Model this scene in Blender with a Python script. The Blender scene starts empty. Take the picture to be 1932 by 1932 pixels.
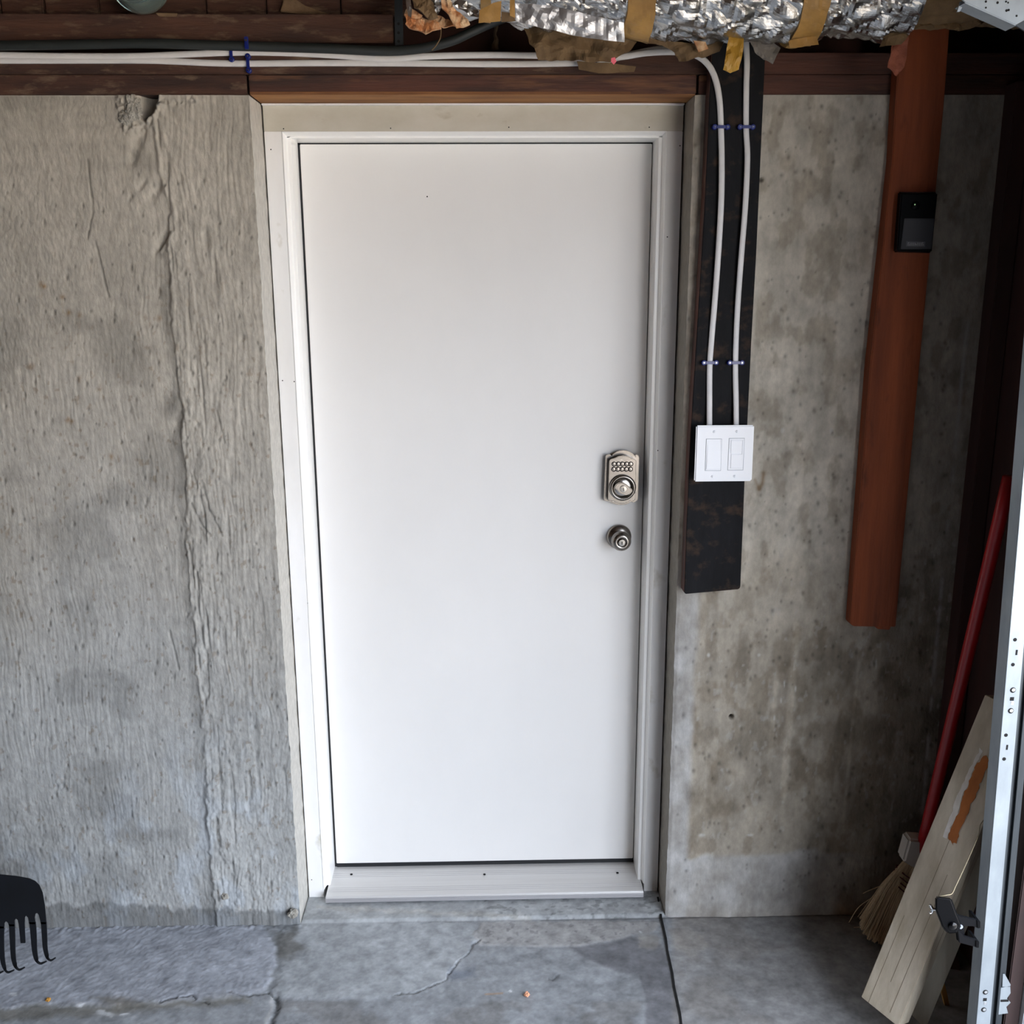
import bpy, bmesh, math, random
import numpy as np
from mathutils import Vector, Matrix, noise as mnoise
random.seed(7); rng = np.random.RandomState(5)
S = bpy.context.scene; COL = S.collection

# ------------------------------------------------------------------ camera
F = 1860.0
YAW, PITCH, ROLL = [math.radians(a) for a in (1.27, 13.40, -0.26)]
CAM = np.array([.471, -2.407, 1.743])
cy, sy, cp, sp = math.cos(YAW), math.sin(YAW), math.cos(PITCH), math.sin(PITCH)
fw = np.array([sy*cp, cy*cp, -sp]); ri = np.array([cy, -sy, 0.]); up0 = np.cross(ri, fw)
RT = ri*math.cos(ROLL)+up0*math.sin(ROLL); UP = -ri*math.sin(ROLL)+up0*math.cos(ROLL)
cd = bpy.data.cameras.new('camera'); cam = bpy.data.objects.new('camera', cd); COL.objects.link(cam)
cd.sensor_width = 36; cd.lens = F/1932*36; cd.clip_start = .02
M = Matrix(((RT[0], UP[0], -fw[0], CAM[0]), (RT[1], UP[1], -fw[1], CAM[1]), (RT[2], UP[2], -fw[2], CAM[2]), (0, 0, 0, 1)))
cam.matrix_world = M; S.camera = cam

# ------------------------------------------------------------------ sky, sun, exposure
S.view_settings.view_transform = 'Standard'; S.view_settings.look = 'None'
S.view_settings.gamma = 1; S.view_settings.exposure = 0.0; S.view_settings.use_curve_mapping = False
W = bpy.data.worlds.new('sky'); S.world = W; W.use_nodes = True
bg = W.node_tree.nodes['Background']; bg.inputs[0].default_value = (.775, .845, .965, 1); bg.inputs[1].default_value = 11.0
sl = bpy.data.lights.new('sun', 'SUN'); sl.energy = 70; sl.angle = .01; sl.color = (1, .86, .70)
so = bpy.data.objects.new('sun', sl); COL.objects.link(so); so.rotation_euler = Vector((-.72, .12, .70)).to_track_quat('Z', 'Y').to_euler()
pl = bpy.data.lights.new('sky_portal', 'AREA'); pl.shape = 'RECTANGLE'; pl.size = 4.6; pl.size_y = 2.1; pl.cycles.is_portal = True
po = bpy.data.objects.new('sky_portal', pl); COL.objects.link(po); po.location = (1.74, -3.02, 1.06)
po.rotation_euler = (0, math.radians(90), 0); po.rotation_euler = Vector((1, 0, 0)).to_track_quat('Z', 'Y').to_euler()
try:
    S.cycles.use_denoising = True; S.cycles.max_bounces = 10; S.cycles.diffuse_bounces = 7; S.cycles.sample_clamp_indirect = 8
    S.cycles.caustics_reflective = False; S.cycles.caustics_refractive = False
except Exception: pass

# ------------------------------------------------------------------ helpers
def at(px, py, v=0., ax=1):
    """world point seen at photo pixel (px,py) on the plane axis ax = v"""
    d = fw*F+RT*(px-966)+UP*(966-py); t = (v-CAM[ax])/d[ax]; return CAM+d*t
def proj(P):
    d = P-CAM; z = d@fw
    return 966+F*(d@RT)/z, 966-F*(d@UP)/z
def lin(h):
    h = h.lstrip('#'); c = [int(h[i:i+2], 16)/255 for i in (0, 2, 4)]
    return [x/12.92 if x <= .04045 else ((x+.055)/1.055)**2.4 for x in c]

def mat(name, c1, c2=None, sc=(8, 8, 8), rough=.7, metal=0., bump=.0, bsc=None, detail=6, c3=None, sc3=(3, 3, 3), th3=(.55, .7), vcol=False, rvar=0., dist=.0, emit=None, fine=0, spec=None):
    m = bpy.data.materials.new(name); m.use_nodes = True; nt = m.node_tree; N = nt.nodes; L = nt.links
    b = N['Principled BSDF']; b.inputs['Roughness'].default_value = rough; b.inputs['Metallic'].default_value = metal
    c1 = lin(c1) if isinstance(c1, str) else c1
    if spec is not None: b.inputs['Specular IOR Level'].default_value = spec
    tc = N.new('ShaderNodeTexCoord')
    def nz(scale, det=detail, rg=.6, dst=0.):
        mp = N.new('ShaderNodeMapping'); mp.inputs['Scale'].default_value = scale; L.new(tc.outputs['Object'], mp.inputs[0])
        n = N.new('ShaderNodeTexNoise'); n.inputs['Scale'].default_value = 1; n.inputs['Detail'].default_value = det; n.inputs['Roughness'].default_value = rg
        n.inputs['Distortion'].default_value = dst
        L.new(mp.outputs[0], n.inputs['Vector']); return n
    n = nz(sc, dst=dist)
    mr = N.new('ShaderNodeMapRange'); mr.inputs[1].default_value = .32; mr.inputs[2].default_value = .68; L.new(n.outputs['Fac'], mr.inputs[0])
    mix = N.new('ShaderNodeMix'); mix.data_type = 'RGBA'; L.new(mr.outputs[0], mix.inputs[0])
    mix.inputs[6].default_value = (*c1, 1); mix.inputs[7].default_value = (*(lin(c2) if isinstance(c2, str) else (c2 or c1)), 1)
    out = mix.outputs[2]
    if c3:
        n3 = nz(sc3, 4); r3 = N.new('ShaderNodeMapRange'); r3.inputs[1].default_value = th3[0]; r3.inputs[2].default_value = th3[1]
        L.new(n3.outputs['Fac'], r3.inputs[0])
        m3 = N.new('ShaderNodeMix'); m3.data_type = 'RGBA'; L.new(r3.outputs[0], m3.inputs[0]); L.new(out, m3.inputs[6])
        m3.inputs[7].default_value = (*lin(c3), 1); out = m3.outputs[2]
    if vcol:
        va = N.new('ShaderNodeVertexColor'); va.layer_name = 'col'
        mm = N.new('ShaderNodeMix'); mm.data_type = 'RGBA'; mm.blend_type = 'MULTIPLY'; mm.inputs[0].default_value = 1
        L.new(out, mm.inputs[6]); L.new(va.outputs[0], mm.inputs[7]); out = mm.outputs[2]
    L.new(out, b.inputs['Base Color'])
    if rvar:
        rr = N.new('ShaderNodeMapRange'); rr.inputs[1].default_value = .3; rr.inputs[2].default_value = .7
        rr.inputs[3].default_value = max(0, rough-rvar); rr.inputs[4].default_value = min(1, rough+rvar)
        L.new(n.outputs['Fac'], rr.inputs[0]); L.new(rr.outputs[0], b.inputs['Roughness'])
    if bump:
        nb = nz(bsc or sc, 8, .7, dist)
        bp = N.new('ShaderNodeBump'); bp.inputs['Strength'].default_value = 1; bp.inputs['Distance'].default_value = bump
        L.new(nb.outputs['Fac'], bp.inputs['Height']); L.new(bp.outputs[0], b.inputs['Normal'])
    if emit:
        b.inputs['Emission Color'].default_value = (*emit[0], 1); b.inputs['Emission Strength'].default_value = emit[1]
    return m

def finish(o, parent):
    """origin at the base centre for top-level things; parts are kept relative to their parent"""
    me = o.data; n = len(me.vertices); co = np.empty(n*3); me.vertices.foreach_get('co', co); co = co.reshape(-1, 3)
    if parent is None:
        org = np.array([(co[:, 0].min()+co[:, 0].max())/2, (co[:, 1].min()+co[:, 1].max())/2, co[:, 2].min()])
        o.location = org
    else:
        org = WPOS[parent.name]
        o.parent = parent
    me.vertices.foreach_set('co', (co-org).ravel()); me.update(); WPOS[o.name] = np.array(org, float)
    return o
WPOS = {}
def mesh(name, verts, faces, m, parent=None, smooth=False, bevel=0, seg=2):
    me = bpy.data.meshes.new(name)
    bm = bmesh.new(); vs = [bm.verts.new([float(c) for c in v]) for v in verts]
    for f in faces:
        try: bm.faces.new([vs[i] for i in f])
        except ValueError: pass
    bmesh.ops.recalc_face_normals(bm, faces=bm.faces[:])
    if bevel:
        es = [e for e in bm.edges if len(e.link_faces) == 2 and e.calc_face_angle(0) > .5]
        bmesh.ops.bevel(bm, geom=es, offset=bevel, segments=seg, affect='EDGES', clamp_overlap=True)
    if smooth:
        for f in bm.faces: f.smooth = True
    bm.to_mesh(me); bm.free(); me.materials.append(m)
    o = bpy.data.objects.new(name, me); COL.objects.link(o)
    return finish(o, parent)
def tag(o, label=None, cat=None, group=None, kind=None):
    if label: o['label'] = label
    if cat: o['category'] = cat
    if group: o['group'] = group
    if kind: o['kind'] = kind
    return o
def empty(name, loc, label=None, cat=None, group=None, kind=None):
    o = bpy.data.objects.new(name, None); COL.objects.link(o); o.location = [float(c) for c in loc]; o.empty_display_size = .05
    WPOS[o.name] = np.array(loc, float); return tag(o, label, cat, group, kind)

def g_box(x0, x1, y0, y1, z0, z1):
    v = [(x, y, z) for x in (x0, x1) for y in (y0, y1) for z in (z0, z1)]
    return v, [(0, 1, 3, 2), (4, 6, 7, 5), (0, 4, 5, 1), (2, 3, 7, 6), (0, 2, 6, 4), (1, 5, 7, 3)]
def g_prism(front, back):
    n = len(front); v = list(front)+list(back)
    return v, [tuple(range(n)), tuple(range(2*n-1, n-1, -1))]+[(i, (i+1) % n, n+(i+1) % n, n+i) for i in range(n)]
def join(gs):
    V, Fs = [], []
    for v, f in gs:
        k = len(V); V += list(v); Fs += [tuple(i+k for i in q) for q in f]
    return V, Fs
def box(name, x0, x1, y0, y1, z0, z1, m, parent=None, bevel=.002): return mesh(name, *g_box(x0, x1, y0, y1, z0, z1), m, parent, bevel=bevel)
def prism_px(pts, Y, depth):
    fr = [at(x, y, Y) for x, y in pts]; return g_prism(fr, [p+np.array([0, depth, 0]) for p in fr])
def g_tube(pts, r, n=12, rb=None, closed=True):
    """sweep of an ellipse r x rb along pts (radius may be a list)"""
    P = [np.array(p, float) for p in pts]; V, Fs = [], []; up = None
    for i, p in enumerate(P):
        t = P[min(i+1, len(P)-1)]-P[max(i-1, 0)]; t = t/max(1e-9, np.linalg.norm(t))
        if up is None:
            a = np.array([0, 1., 0]) if abs(t[1]) < .9 else np.array([0, 0, 1.]); up = a
        s = np.cross(t, up); s /= max(1e-9, np.linalg.norm(s)); up = np.cross(s, t)
        rr = r[i] if hasattr(r, '__len__') else r; r2 = (rb[i] if hasattr(rb, '__len__') else rb) if rb else rr
        for k in range(n):
            a = 2*math.pi*k/n; V.append(p+s*math.cos(a)*rr+up*math.sin(a)*r2)
    for i in range(len(P)-1):
        for k in range(n): Fs.append((i*n+k, i*n+(k+1) % n, (i+1)*n+(k+1) % n, (i+1)*n+k))
    if closed: Fs += [tuple(range(n)), tuple(range((len(P)-1)*n, len(P)*n))]
    return V, Fs
def smooth_pts(ctrl, k=8):
    """Catmull-Rom through control points"""
    P = [np.array(c, float) for c in ctrl]; P = [2*P[0]-P[1]]+P+[2*P[-1]-P[-2]]; out = []
    for i in range(1, len(P)-2):
        for j in range(k):
            t = j/k; out.append(.5*((2*P[i])+(-P[i-1]+P[i+1])*t+(2*P[i-1]-5*P[i]+4*P[i+1]-P[i+2])*t*t+(-P[i-1]+3*P[i]-3*P[i+1]+P[i+2])*t**3))
    return out+[P[-2]]
def g_lathe(prof, org, axis, n=40):
    ax = np.array(axis, float); ax /= np.linalg.norm(ax); a = np.array([0, 0, 1.]) if abs(ax[2]) < .9 else np.array([1., 0, 0])
    u = np.cross(ax, a); u /= np.linalg.norm(u); w = np.cross(ax, u); V, Fs = [], []
    for r, h in prof:
        for k in range(n):
            t = 2*math.pi*k/n; V.append(np.array(org)+ax*h+(u*math.cos(t)+w*math.sin(t))*r)
    for i in range(len(prof)-1):
        for k in range(n): Fs.append((i*n+k, i*n+(k+1) % n, (i+1)*n+(k+1) % n, (i+1)*n+k))
    Fs += [tuple(range(n)), tuple(range((len(prof)-1)*n, len(prof)*n))]
    return V, Fs
def sheet(name, px, Y, m, parent=None, amp=.006, th=.0012, cut=.006, seed=1, tilt=0., freq=30):
    """torn, crumpled sheet hanging at distance plane Y; outline from px, real thickness"""
    pts = [at(x, y, Y) for x, y in px]; me = bpy.data.meshes.new(name); bm = bmesh.new()
    f = bm.faces.new([bm.verts.new([float(c) for c in p]) for p in pts]); bmesh.ops.triangulate(bm, faces=[f])
    for _ in range(7):
        es = [e for e in bm.edges if e.calc_length() > cut*1.6]
        if not es: break
        bmesh.ops.subdivide_edges(bm, edges=es, cuts=1); bmesh.ops.triangulate(bm, faces=[f for f in bm.faces if len(f.verts) > 3])
    zt = max(v.co.z for v in bm.verts)
    for v in bm.verts:
        p = v.co*freq+Vector((seed*7.3, 0, seed*3.1)); nn = mnoise.noise(p)+.5*mnoise.noise(p*2.3); v.co.y += amp*nn+tilt*(zt-v.co.z)
        v.co.x += amp*.3*mnoise.noise(p*1.7+Vector((9, 9, 9))); v.co.z += amp*.3*mnoise.noise(p*1.7+Vector((3, 19, 9)))
    r = bmesh.ops.solidify(bm, geom=bm.faces[:], thickness=th)
    bmesh.ops.recalc_face_normals(bm, faces=bm.faces[:]); bm.to_mesh(me); bm.free(); me.materials.append(m)
    o = bpy.data.objects.new(name, me); COL.objects.link(o); return finish(o, parent)

# ---- numpy value noise for the cast concrete surfaces
def vnoise(x, y, seed=0):
    xi = np.floor(x).astype(np.int64); yi = np.floor(y).astype(np.int64); xf = x-xi; yf = y-yi
    def h(a, b):
        n = (a*374761393+b*668265263+seed*1442695041) & 0xffffffff; n = ((n ^ (n >> 13))*1274126177) & 0xffffffff
        return ((n ^ (n >> 16)) & 0xffff)/65535.
    u = xf*xf*(3-2*xf); v = yf*yf*(3-2*yf)
    return (h(xi, yi)*(1-u)+h(xi+1, yi)*u)*(1-v)+(h(xi, yi+1)*(1-u)+h(xi+1, yi+1)*u)*v
def fbm(x, y, o=4, seed=0, g=.5):
    s = 0; a = 1; t = 0
    for i in range(o): s = s+a*vnoise(x*2**i, y*2**i, seed+i*17); t += a; a *= g
    return s/t
def sst(a, b, x): t = np.clip((x-a)/(b-a), 0, 1); return t*t*(3-2*t)
def dpoly(px, py, pts):
    """distance in photo px to a polyline"""
    d = np.full(px.shape, 1e9)
    for (ax, ay), (bx, by) in zip(pts[:-1], pts[1:]):
        L2 = (bx-ax)**2+(by-ay)**2; t = np.clip(((px-ax)*(bx-ax)+(py-ay)*(by-ay))/L2, 0, 1)
        d = np.minimum(d, np.hypot(px-ax-t*(bx-ax), py-ay-t*(by-ay)))
    return d
def inside(px, py, pts):
    c = np.zeros(px.shape, bool); n = len(pts)
    for i in range(n):
        x1, y1 = pts[i]; x2, y2 = pts[(i+1) % n]
        if y1 == y2: continue
        c ^= ((y1 > py) != (y2 > py)) & (px < (x2-x1)*(py-y1)/(y2-y1)+x1)
    return c
def sarea(px, py, pts, soft=6.):
    """soft-edged area mask"""
    d = dpoly(px, py, pts+[pts[0]]); s = np.where(inside(px, py, pts), d, -d); return sst(-soft, soft, s)
def axis_pts(a, b, fa, fb, fine, coarse):
    return np.unique(np.round(np.concatenate([np.arange(a, fa, coarse), np.arange(fa, fb, fine), np.arange(fb, b, coarse), [b]]), 5))
def grid(name, U, V, fn, m, back=None, skirt_col=(1, 1, 1)):
    """height-field slab: fn(u,v)->(xyz, rgb); skirted back to a plane through back(xyz)"""
    u, v = np.meshgrid(U, V); P, C = fn(u, v); ny, nx = u.shape; P = P.reshape(-1, 3); C = C.reshape(-1, 3)
    idx = np.arange(nx*ny).reshape(ny, nx)
    q = np.stack([idx[:-1, :-1], idx[:-1, 1:], idx[1:, 1:], idx[1:, :-1]], -1).reshape(-1, 4)
    if back is not None:
        ring = np.concatenate([idx[0, :], idx[1:, -1], idx[-1, ::-1][1:], idx[::-1, 0][1:-1]]); k = len(P)
        R0 = P[ring]; R1 = back(R0); P = np.concatenate([P, R0, R1]); n = len(ring)
        C = np.concatenate([C, np.tile(skirt_col, (2*n, 1))]); a = np.arange(n); b2 = (a+1) % n
        sk = np.stack([k+b2, k+a, k+n+a, k+n+b2], -1); q = np.concatenate([q, sk])
    me = bpy.data.meshes.new(name); me.vertices.add(len(P)); me.vertices.foreach_set('co', P.astype(np.float32).ravel())
    me.loops.add(q.size); me.loops.foreach_set('vertex_index', q.ravel().astype(np.int32)); me.polygons.add(len(q))
    me.polygons.foreach_set('loop_start', (np.arange(len(q))*4).astype(np.int32)); me.polygons.foreach_set('loop_total', np.full(len(q), 4, np.int32))
    me.polygons.foreach_set('use_smooth', np.ones(len(q), bool))
    ca = me.color_attributes.new('col', 'FLOAT_COLOR', 'POINT'); ca.data.foreach_set('color', np.concatenate([C, np.ones((len(C), 1))], 1).astype(np.float32).ravel())
    me.update(calc_edges=True); me.validate(); me.materials.append(m)
    o = bpy.data.objects.new(name, me); COL.objects.link(o); return o

# ------------------------------------------------------------------ materials
concrete = mat('cast_concrete', (1., 1., 1.), (.76, .76, .76), (60, 60, 40), .9, vcol=True, bump=.0015, bsc=(160, 160, 70), detail=8)
floorc = mat('floor_concrete', (1, 1, 1), (.70, .70, .70), (28, 28, 28), .75, vcol=True, bump=.0008, bsc=(140, 140, 140), detail=8, rvar=.12)
wood_x = mat('old_dark_wood', '#553628', '#2f1d17', (5, 34, 34), .75, bump=.004, bsc=(8, 70, 70), c3='#75604c', sc3=(16, 50, 50), th3=(.54, .76))
wood_red = mat('red_brown_lumber', '#5b3426', '#33201a', (3, 28, 28), .7, bump=.003, bsc=(4, 60, 60), c3='#7b5235', sc3=(3, 22, 22), th3=(.56, .72))
wood_z = mat('rust_stained_board', '#a4522a', '#793a1d', (22, 22, 2), .7, bump=.002, bsc=(60, 60, 4), c3='#4c2212', sc3=(14, 14, 4), th3=(.6, .75))
wood_blk = mat('black_stained_board', '#161619', '#0c0c0e', (30, 30, 8), .8, bump=.0015, bsc=(60, 60, 20), c3='#3a2c22', sc3=(22, 22, 26), th3=(.54, .74), spec=.25)
wood_edge = mat('worn_board_edge', '#5e3222', '#2c1a14', (40, 40, 6), .8)
wood_dk = mat('sheathing', '#4a2a25', '#33201d', (10, 10, 2), .8, bump=.002)
ceilw = mat('ceiling_boards', '#5a4636', '#3b2b20', (3, 12, 12), .85)
paintw = mat('white_door_paint', '#e9e7e4', '#e4e2df', (3, 3, 2), .42, bump=.0002, bsc=(90, 90, 90))
framew = mat('white_frame_paint', '#f0efee', '#e6e4e1', (9, 9, 3), .5, bump=.0003, c3='#bdb7a4', sc3=(12, 12, 9), th3=(.62, .8))
stopw = mat('glossy_stop_paint', '#f6f5f2', rough=.3)  # clean white, brightened so the paint itself carries the bead's highlight
headw = mat('stained_header_paint', '#cfcbbf', '#bdb8a8', (6, 6, 10), .55, c3='#a59c85', sc3=(9, 9, 18), th3=(.6, .75))
rubber = mat('black_weatherstrip', '#15171a', rough=.6)
alu = mat('brushed_aluminium', '#d9d8d6', '#cfcdcb', (2, 50, 50), .38, metal=.25, bump=.0002, bsc=(3, 200, 200))
alu_f = mat('aluminium_nosing', '#c2c0c2', '#b4b2b5', (4, 60, 60), .45, metal=.5)
nickel = mat('satin_nickel', '#9a948d', '#88837d', (30, 30, 30), .27, metal=1.)
nickel_b = mat('bright_nickel', '#aaa6a1', rough=.22, metal=1.)
dark = mat('black_recess', '#050506', rough=.9)
plasw = mat('white_plastic', '#eceef2', rough=.35)
cablew = mat('white_cable_jacket', '#dcdad9', '#d2d0cf', (20, 20, 20), .45)
bluep = mat('blue_staple_plastic', '#16246e', rough=.3)
steel = mat('galvanised_steel', '#9fa8af', '#858e96', (14, 14, 6), .42, metal=.55, bump=.0002)
steel_d = mat('grey_track_steel', '#454b50', '#2e3338', (20, 20, 3), .45, metal=.6)
zinc = mat('zinc_bright', '#dfe3e6', rough=.15, metal=1.)
blackp = mat('black_plastic', '#08090c', rough=.38, spec=.08)
blackm = mat('black_painted_steel', '#0e1117', '#090b0f', (20, 20, 12), .5, c3='#22252b', sc3=(25, 25, 20), th3=(.62, .8), spec=.35)
foil = mat('aluminium_foil', '#d2d2d2', '#b4b4b2', (20, 20, 20), .2, metal=1., bump=.0015, bsc=(70, 70, 70))
kraft = mat('brown_kraft_paper', '#7d6547', '#57452f', (14, 14, 14), .85, bump=.001, bsc=(60, 60, 60))
tape = mat('tan_tape', '#b58c4c', '#8f6c38', (16, 16, 16), .55, bump=.0005)
foam = mat('orange_foam', '#c98550', '#8f5530', (40, 40, 40), .9, bump=.004, bsc=(90, 90, 90), c3='#e2c39c', sc3=(30, 30, 30), th3=(.45, .65))
yelp = mat('yellow_tape', '#b98f36', '#a37a22', (30, 30, 30), .5)
redt = mat('red_tape', '#d4442c', rough=.5)
orgt = mat('faded_orange_flap', '#a3604a', '#7a4030', (30, 30, 30), .8)
hose = mat('black_hose', '#2b2f2e', '#1e2221', (10, 30, 30), .5)
plank = mat('weathered_plank', '#d6cbb8', '#b5a993', (30, 30, 3), .8, bump=.0012, bsc=(70, 70, 5), c3='#e2d9c8', sc3=(9, 9, 5), th3=(.6, .75))
plank2 = mat('pale_grey_plank', '#d2cdbf', '#b5af9c', (25, 25, 3), .8, bump=.001, bsc=(60, 60, 5))
peel = mat('orange_peeled_patch', '#c07338', '#a05c2a', (30, 30, 8), .8)
chalk = mat('white_peeling_paint', '#f2eee8', '#d8d2c8', (40, 40, 20), .8)
straw = mat('broom_straw', '#d3bd9a', '#ad9474', (120, 120, 6), .85)
redp = mat('red_paint', '#b3141a', '#94101a', (8, 8, 4), .35)
ferr = mat('off_white_plastic', '#c9c3bc', rough=.5)
thread = mat('dark_red_twine', '#5a1c22', rough=.8)
yelwood = mat('raw_splinter', '#c79a55', '#a87c3e', (40, 40, 6), .7)
glassg = bpy.data.materials.new('green_glass'); glassg.use_nodes = True
_b = glassg.node_tree.nodes['Principled BSDF']; _b.inputs['Base Color'].default_value = (.55, .72, .66, 1); _b.inputs['Roughness'].default_value = .05; _b.inputs['Transmission Weight'].default_value = .85
driveway = mat('driveway', '#a7a096', '#8f897f', (1, 1, 1), .9)
mortar = mat('mortar_crumbs', '#b4b0a6', '#8f8a80', (60, 60, 60), .95, bump=.004, bsc=(120, 120, 120))
whitetrim = mat('white_stop_trim', '#d9dde2', rough=.5)

# ------------------------------------------------------------------ setting
XL, XR, XC, ZT = -.067, .948, 1.705, 2.147
RIDGE = [(285, 215), (292, 260), (300, 330), (322, 400), (316, 440), (318, 520), (322, 600), (333, 720), (345, 770), (340, 830), (350, 900), (350, 1000), (358, 1100), (366, 1180), (372, 1300), (382, 1400), (386, 1500), (395, 1600), (402, 1690), (405, 1725)]
def wall_left_fn(u, v):
    P0 = np.stack([u, 0*u, v], -1); px, py = proj(P0)
    sw_ = sst(1.5, 2.1, v)*(1-sst(-.55, -.30, u)); wv = 16*(fbm(u*5+3, v*5, 3, 15)-.5)*(.35+1.3*sw_)
    st = fbm(u*240+wv*1.6+3*fbm(u*14, v*7, 2, 5), v*(13+16*sw_)+u*4, 3, 1)-.5; st = st*(.35+1.3*fbm(u*9, v*7, 3, 16))
    st2 = fbm(u*90+4*fbm(u*5, v*2, 2, 5), v*10, 3, 31)-.5
    md = fbm(u*45, v*26, 4, 2)-.5; lo = fbm(u*5, v*4, 3, 3)-.5
    rx = np.interp(py, [p[1] for p in RIDGE], [p[0] for p in RIDGE])+8*(fbm(u*10, v*60, 3, 8)-.5)
    s = px-rx; right = sst(-2.5, 5, s); rgh = right*np.exp(-np.clip(s, 0, 300)/110.)
    fi = fbm(u*150, v*110, 3, 99)-.5
    rag = fbm(u*38, v*22, 4, 23)-.5
    h = .0026*st*(.75+.7*rgh)+.0030*st2*(.12+1.15*rgh*fbm(u*8, v*5, 2, 46)*1.6)+.0050*md*(.42+1.0*rgh)+.006*rag*np.exp(-(s/26)**2)+.007*lo+.0022*fi*(.4+rgh+.9*sst(1300, 1700, py))
    h += .0052*right*np.exp(-np.clip(s, 0, 400)/200.)*(.4+1.2*fbm(u*3, v*6, 2, 41))
    # rough vertical scars right of the seam
    sc_ = fbm(u*70, v*7+9, 2, 12); h += -.0042*sst(.63, .76, sc_)*rgh
    # diagonal gouges under the broken pocket
    for (a, b, w, dp) in (((272, 232), (250, 300), 10, .006), ((318, 440), (295, 475), 9, .008), ((385, 440), (388, 462), 9, .005), ((300, 350), (288, 372), 8, .005), ((345, 760), (335, 800), 9, .005), ((345, 770), (372, 800), 5, .004), ((275, 340), (262, 355), 5, .003)):
        h -= dp*np.exp(-(dpoly(px, py, [a, b])/w)**2)*(.5+fbm(u*80, v*80, 2, 4))
    h += .005*np.exp(-(dpoly(px, py, [(326, 440), (300, 475)])/4)**2)
    # hairline cracks
    cr = np.zeros_like(u)
    for pts in ([(165, 300), (170, 345), (176, 400), (165, 450)], [(180, 455), (192, 510), (205, 560)], [(320, 1190), (330, 1230), (338, 1262)], [(382, 905), (395, 960), (420, 1010)], [(362, 950), (380, 990), (400, 1010)], [(365, 890), (375, 920)], [(410, 775), (420, 815), (425, 835)]):
        cr = np.maximum(cr, np.exp(-((dpoly(px+3*(fbm(v*60, u*60, 2, 9)-.5), py, pts))/1.6)**2))
    h -= .0025*cr
    # bug holes
    pit = np.zeros_like(u); R = np.random.RandomState(3)
    for i in range(420):
        x, y = R.uniform(0, 560), R.uniform(320, 1700); w = R.uniform(1.0, 3.0); e = R.uniform(1., 2.4)
        m_ = (abs(px-x) < 12) & (abs(py-y) < 20)
        pit[m_] = np.maximum(pit[m_], np.exp(-(((px[m_]-x)/w)**2+((py[m_]-y)/(w*e))**2)))
    h -= .003*pit
    # broken-out pocket at the top with crumbled edge
    hole = sarea(px, py, [(245, 150), (300, 150), (296, 190), (285, 215), (270, 225), (252, 205)], 5); rim = np.exp(-(dpoly(px, py, [(228, 190), (232, 215), (240, 240), (262, 238), (285, 225), (300, 192)])/11)**2)
    rim2 = np.exp(-(dpoly(px, py, [(305, 190), (335, 195), (370, 186)])/8)**2)
    cr2 = fbm(u*150, v*150, 3, 21)
    h += (.020*rim*(cr2-.30)+.012*rim2*(cr2-.5)) - .05*hole*sst(258, 275, px)
    # bottom edge ragged
    P = np.stack([u, -h, v], -1)
    # the slab edge beside the doorway is slightly ragged
    e = sst(XL-.012, XL, u); P[..., 0] += e*.004*(fbm(v*40, u*0, 3, 77)-.5)
    base = np.array([.445, .408, .345]); tn = fbm(u*4, v*3, 4, 51); t2 = fbm(u*26, v*14, 4, 52)
    C = base*(1+.34*(tn[..., None]-.5)+.26*(t2[..., None]-.5))
    chip = sst(.70, .80, fbm(u*95, v*60, 3, 83))*(.25+.75*sst(420, 800, py)); h -= .0022*chip; C = C*(1-.30*chip[..., None]*np.array([.8, 1., 1.2]))
    bp_ = np.zeros_like(u)
    for (x, y) in ((78, 536), (84, 540), (130, 590), (150, 595), (118, 560), (128, 792), (135, 796), (190, 730), (150, 715), (60, 690), (300, 600), (210, 862)): bp_ = np.maximum(bp_, np.exp(-(((px-x)/5)**2+((py-y)/6)**2)))
    C = C*(1-.45*(bp_*fbm(u*120, v*120, 2, 84)*1.5)[..., None]*np.array([.7, 1., 1.3]))
    C = C*(1-.40*np.clip(pit+cr, 0, 1)[..., None])
    C = C*(1-.24*(np.exp(-((s+7)/8)**2)*sst(420, 480, py))[..., None])  # shade on the left flank of the seam, painted into the colour
    grey = sst(600, 1500, py+90*(tn-.5)*4); C = C*(1-grey[..., None])+C*np.array([.86, .95, 1.09])*grey[..., None]  # bluish skylight on the lower wall, painted in as a tint
    eff = sst(.52, .68, fbm(u*16, v*11, 4, 61))*sst(1350, 1640, py+.3*px-60)*.42; C = C*(1-eff[..., None])+np.array([.50, .55, .60])*eff[..., None]
    dk = sst(.55, .7, fbm(u*7, v*7, 3, 71))*.20*(1-right); C = C*(1-dk[..., None])
    dark_spot = np.exp(-(dpoly(px, py, [(330, 752), (318, 770)])/14)**2)*.35; C = C*(1-dark_spot[..., None])  # small darker spot just left of the seam
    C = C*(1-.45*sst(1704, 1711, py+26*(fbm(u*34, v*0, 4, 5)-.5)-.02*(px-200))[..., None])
    C = C*(1-.5*hole*sst(262, 278, px))[..., None] if False else C
    return P, np.clip(C, .02, .9)
UL = axis_pts(-2.9, XL, -1.40, XL, .0024, .04); VL = axis_pts(-.02, ZT, .03, ZT, .0030, .05)
wl = grid('wall_back', UL, VL, wall_left_fn, concrete, back=lambda p: np.stack([p[:, 0]-.0*p[:, 0], 0*p[:, 0]+.30, p[:, 2]], -1), skirt_col=(.60, .575, .52))
tag(wl, kind='structure', label='rough concrete wall left of the white door')

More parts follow.
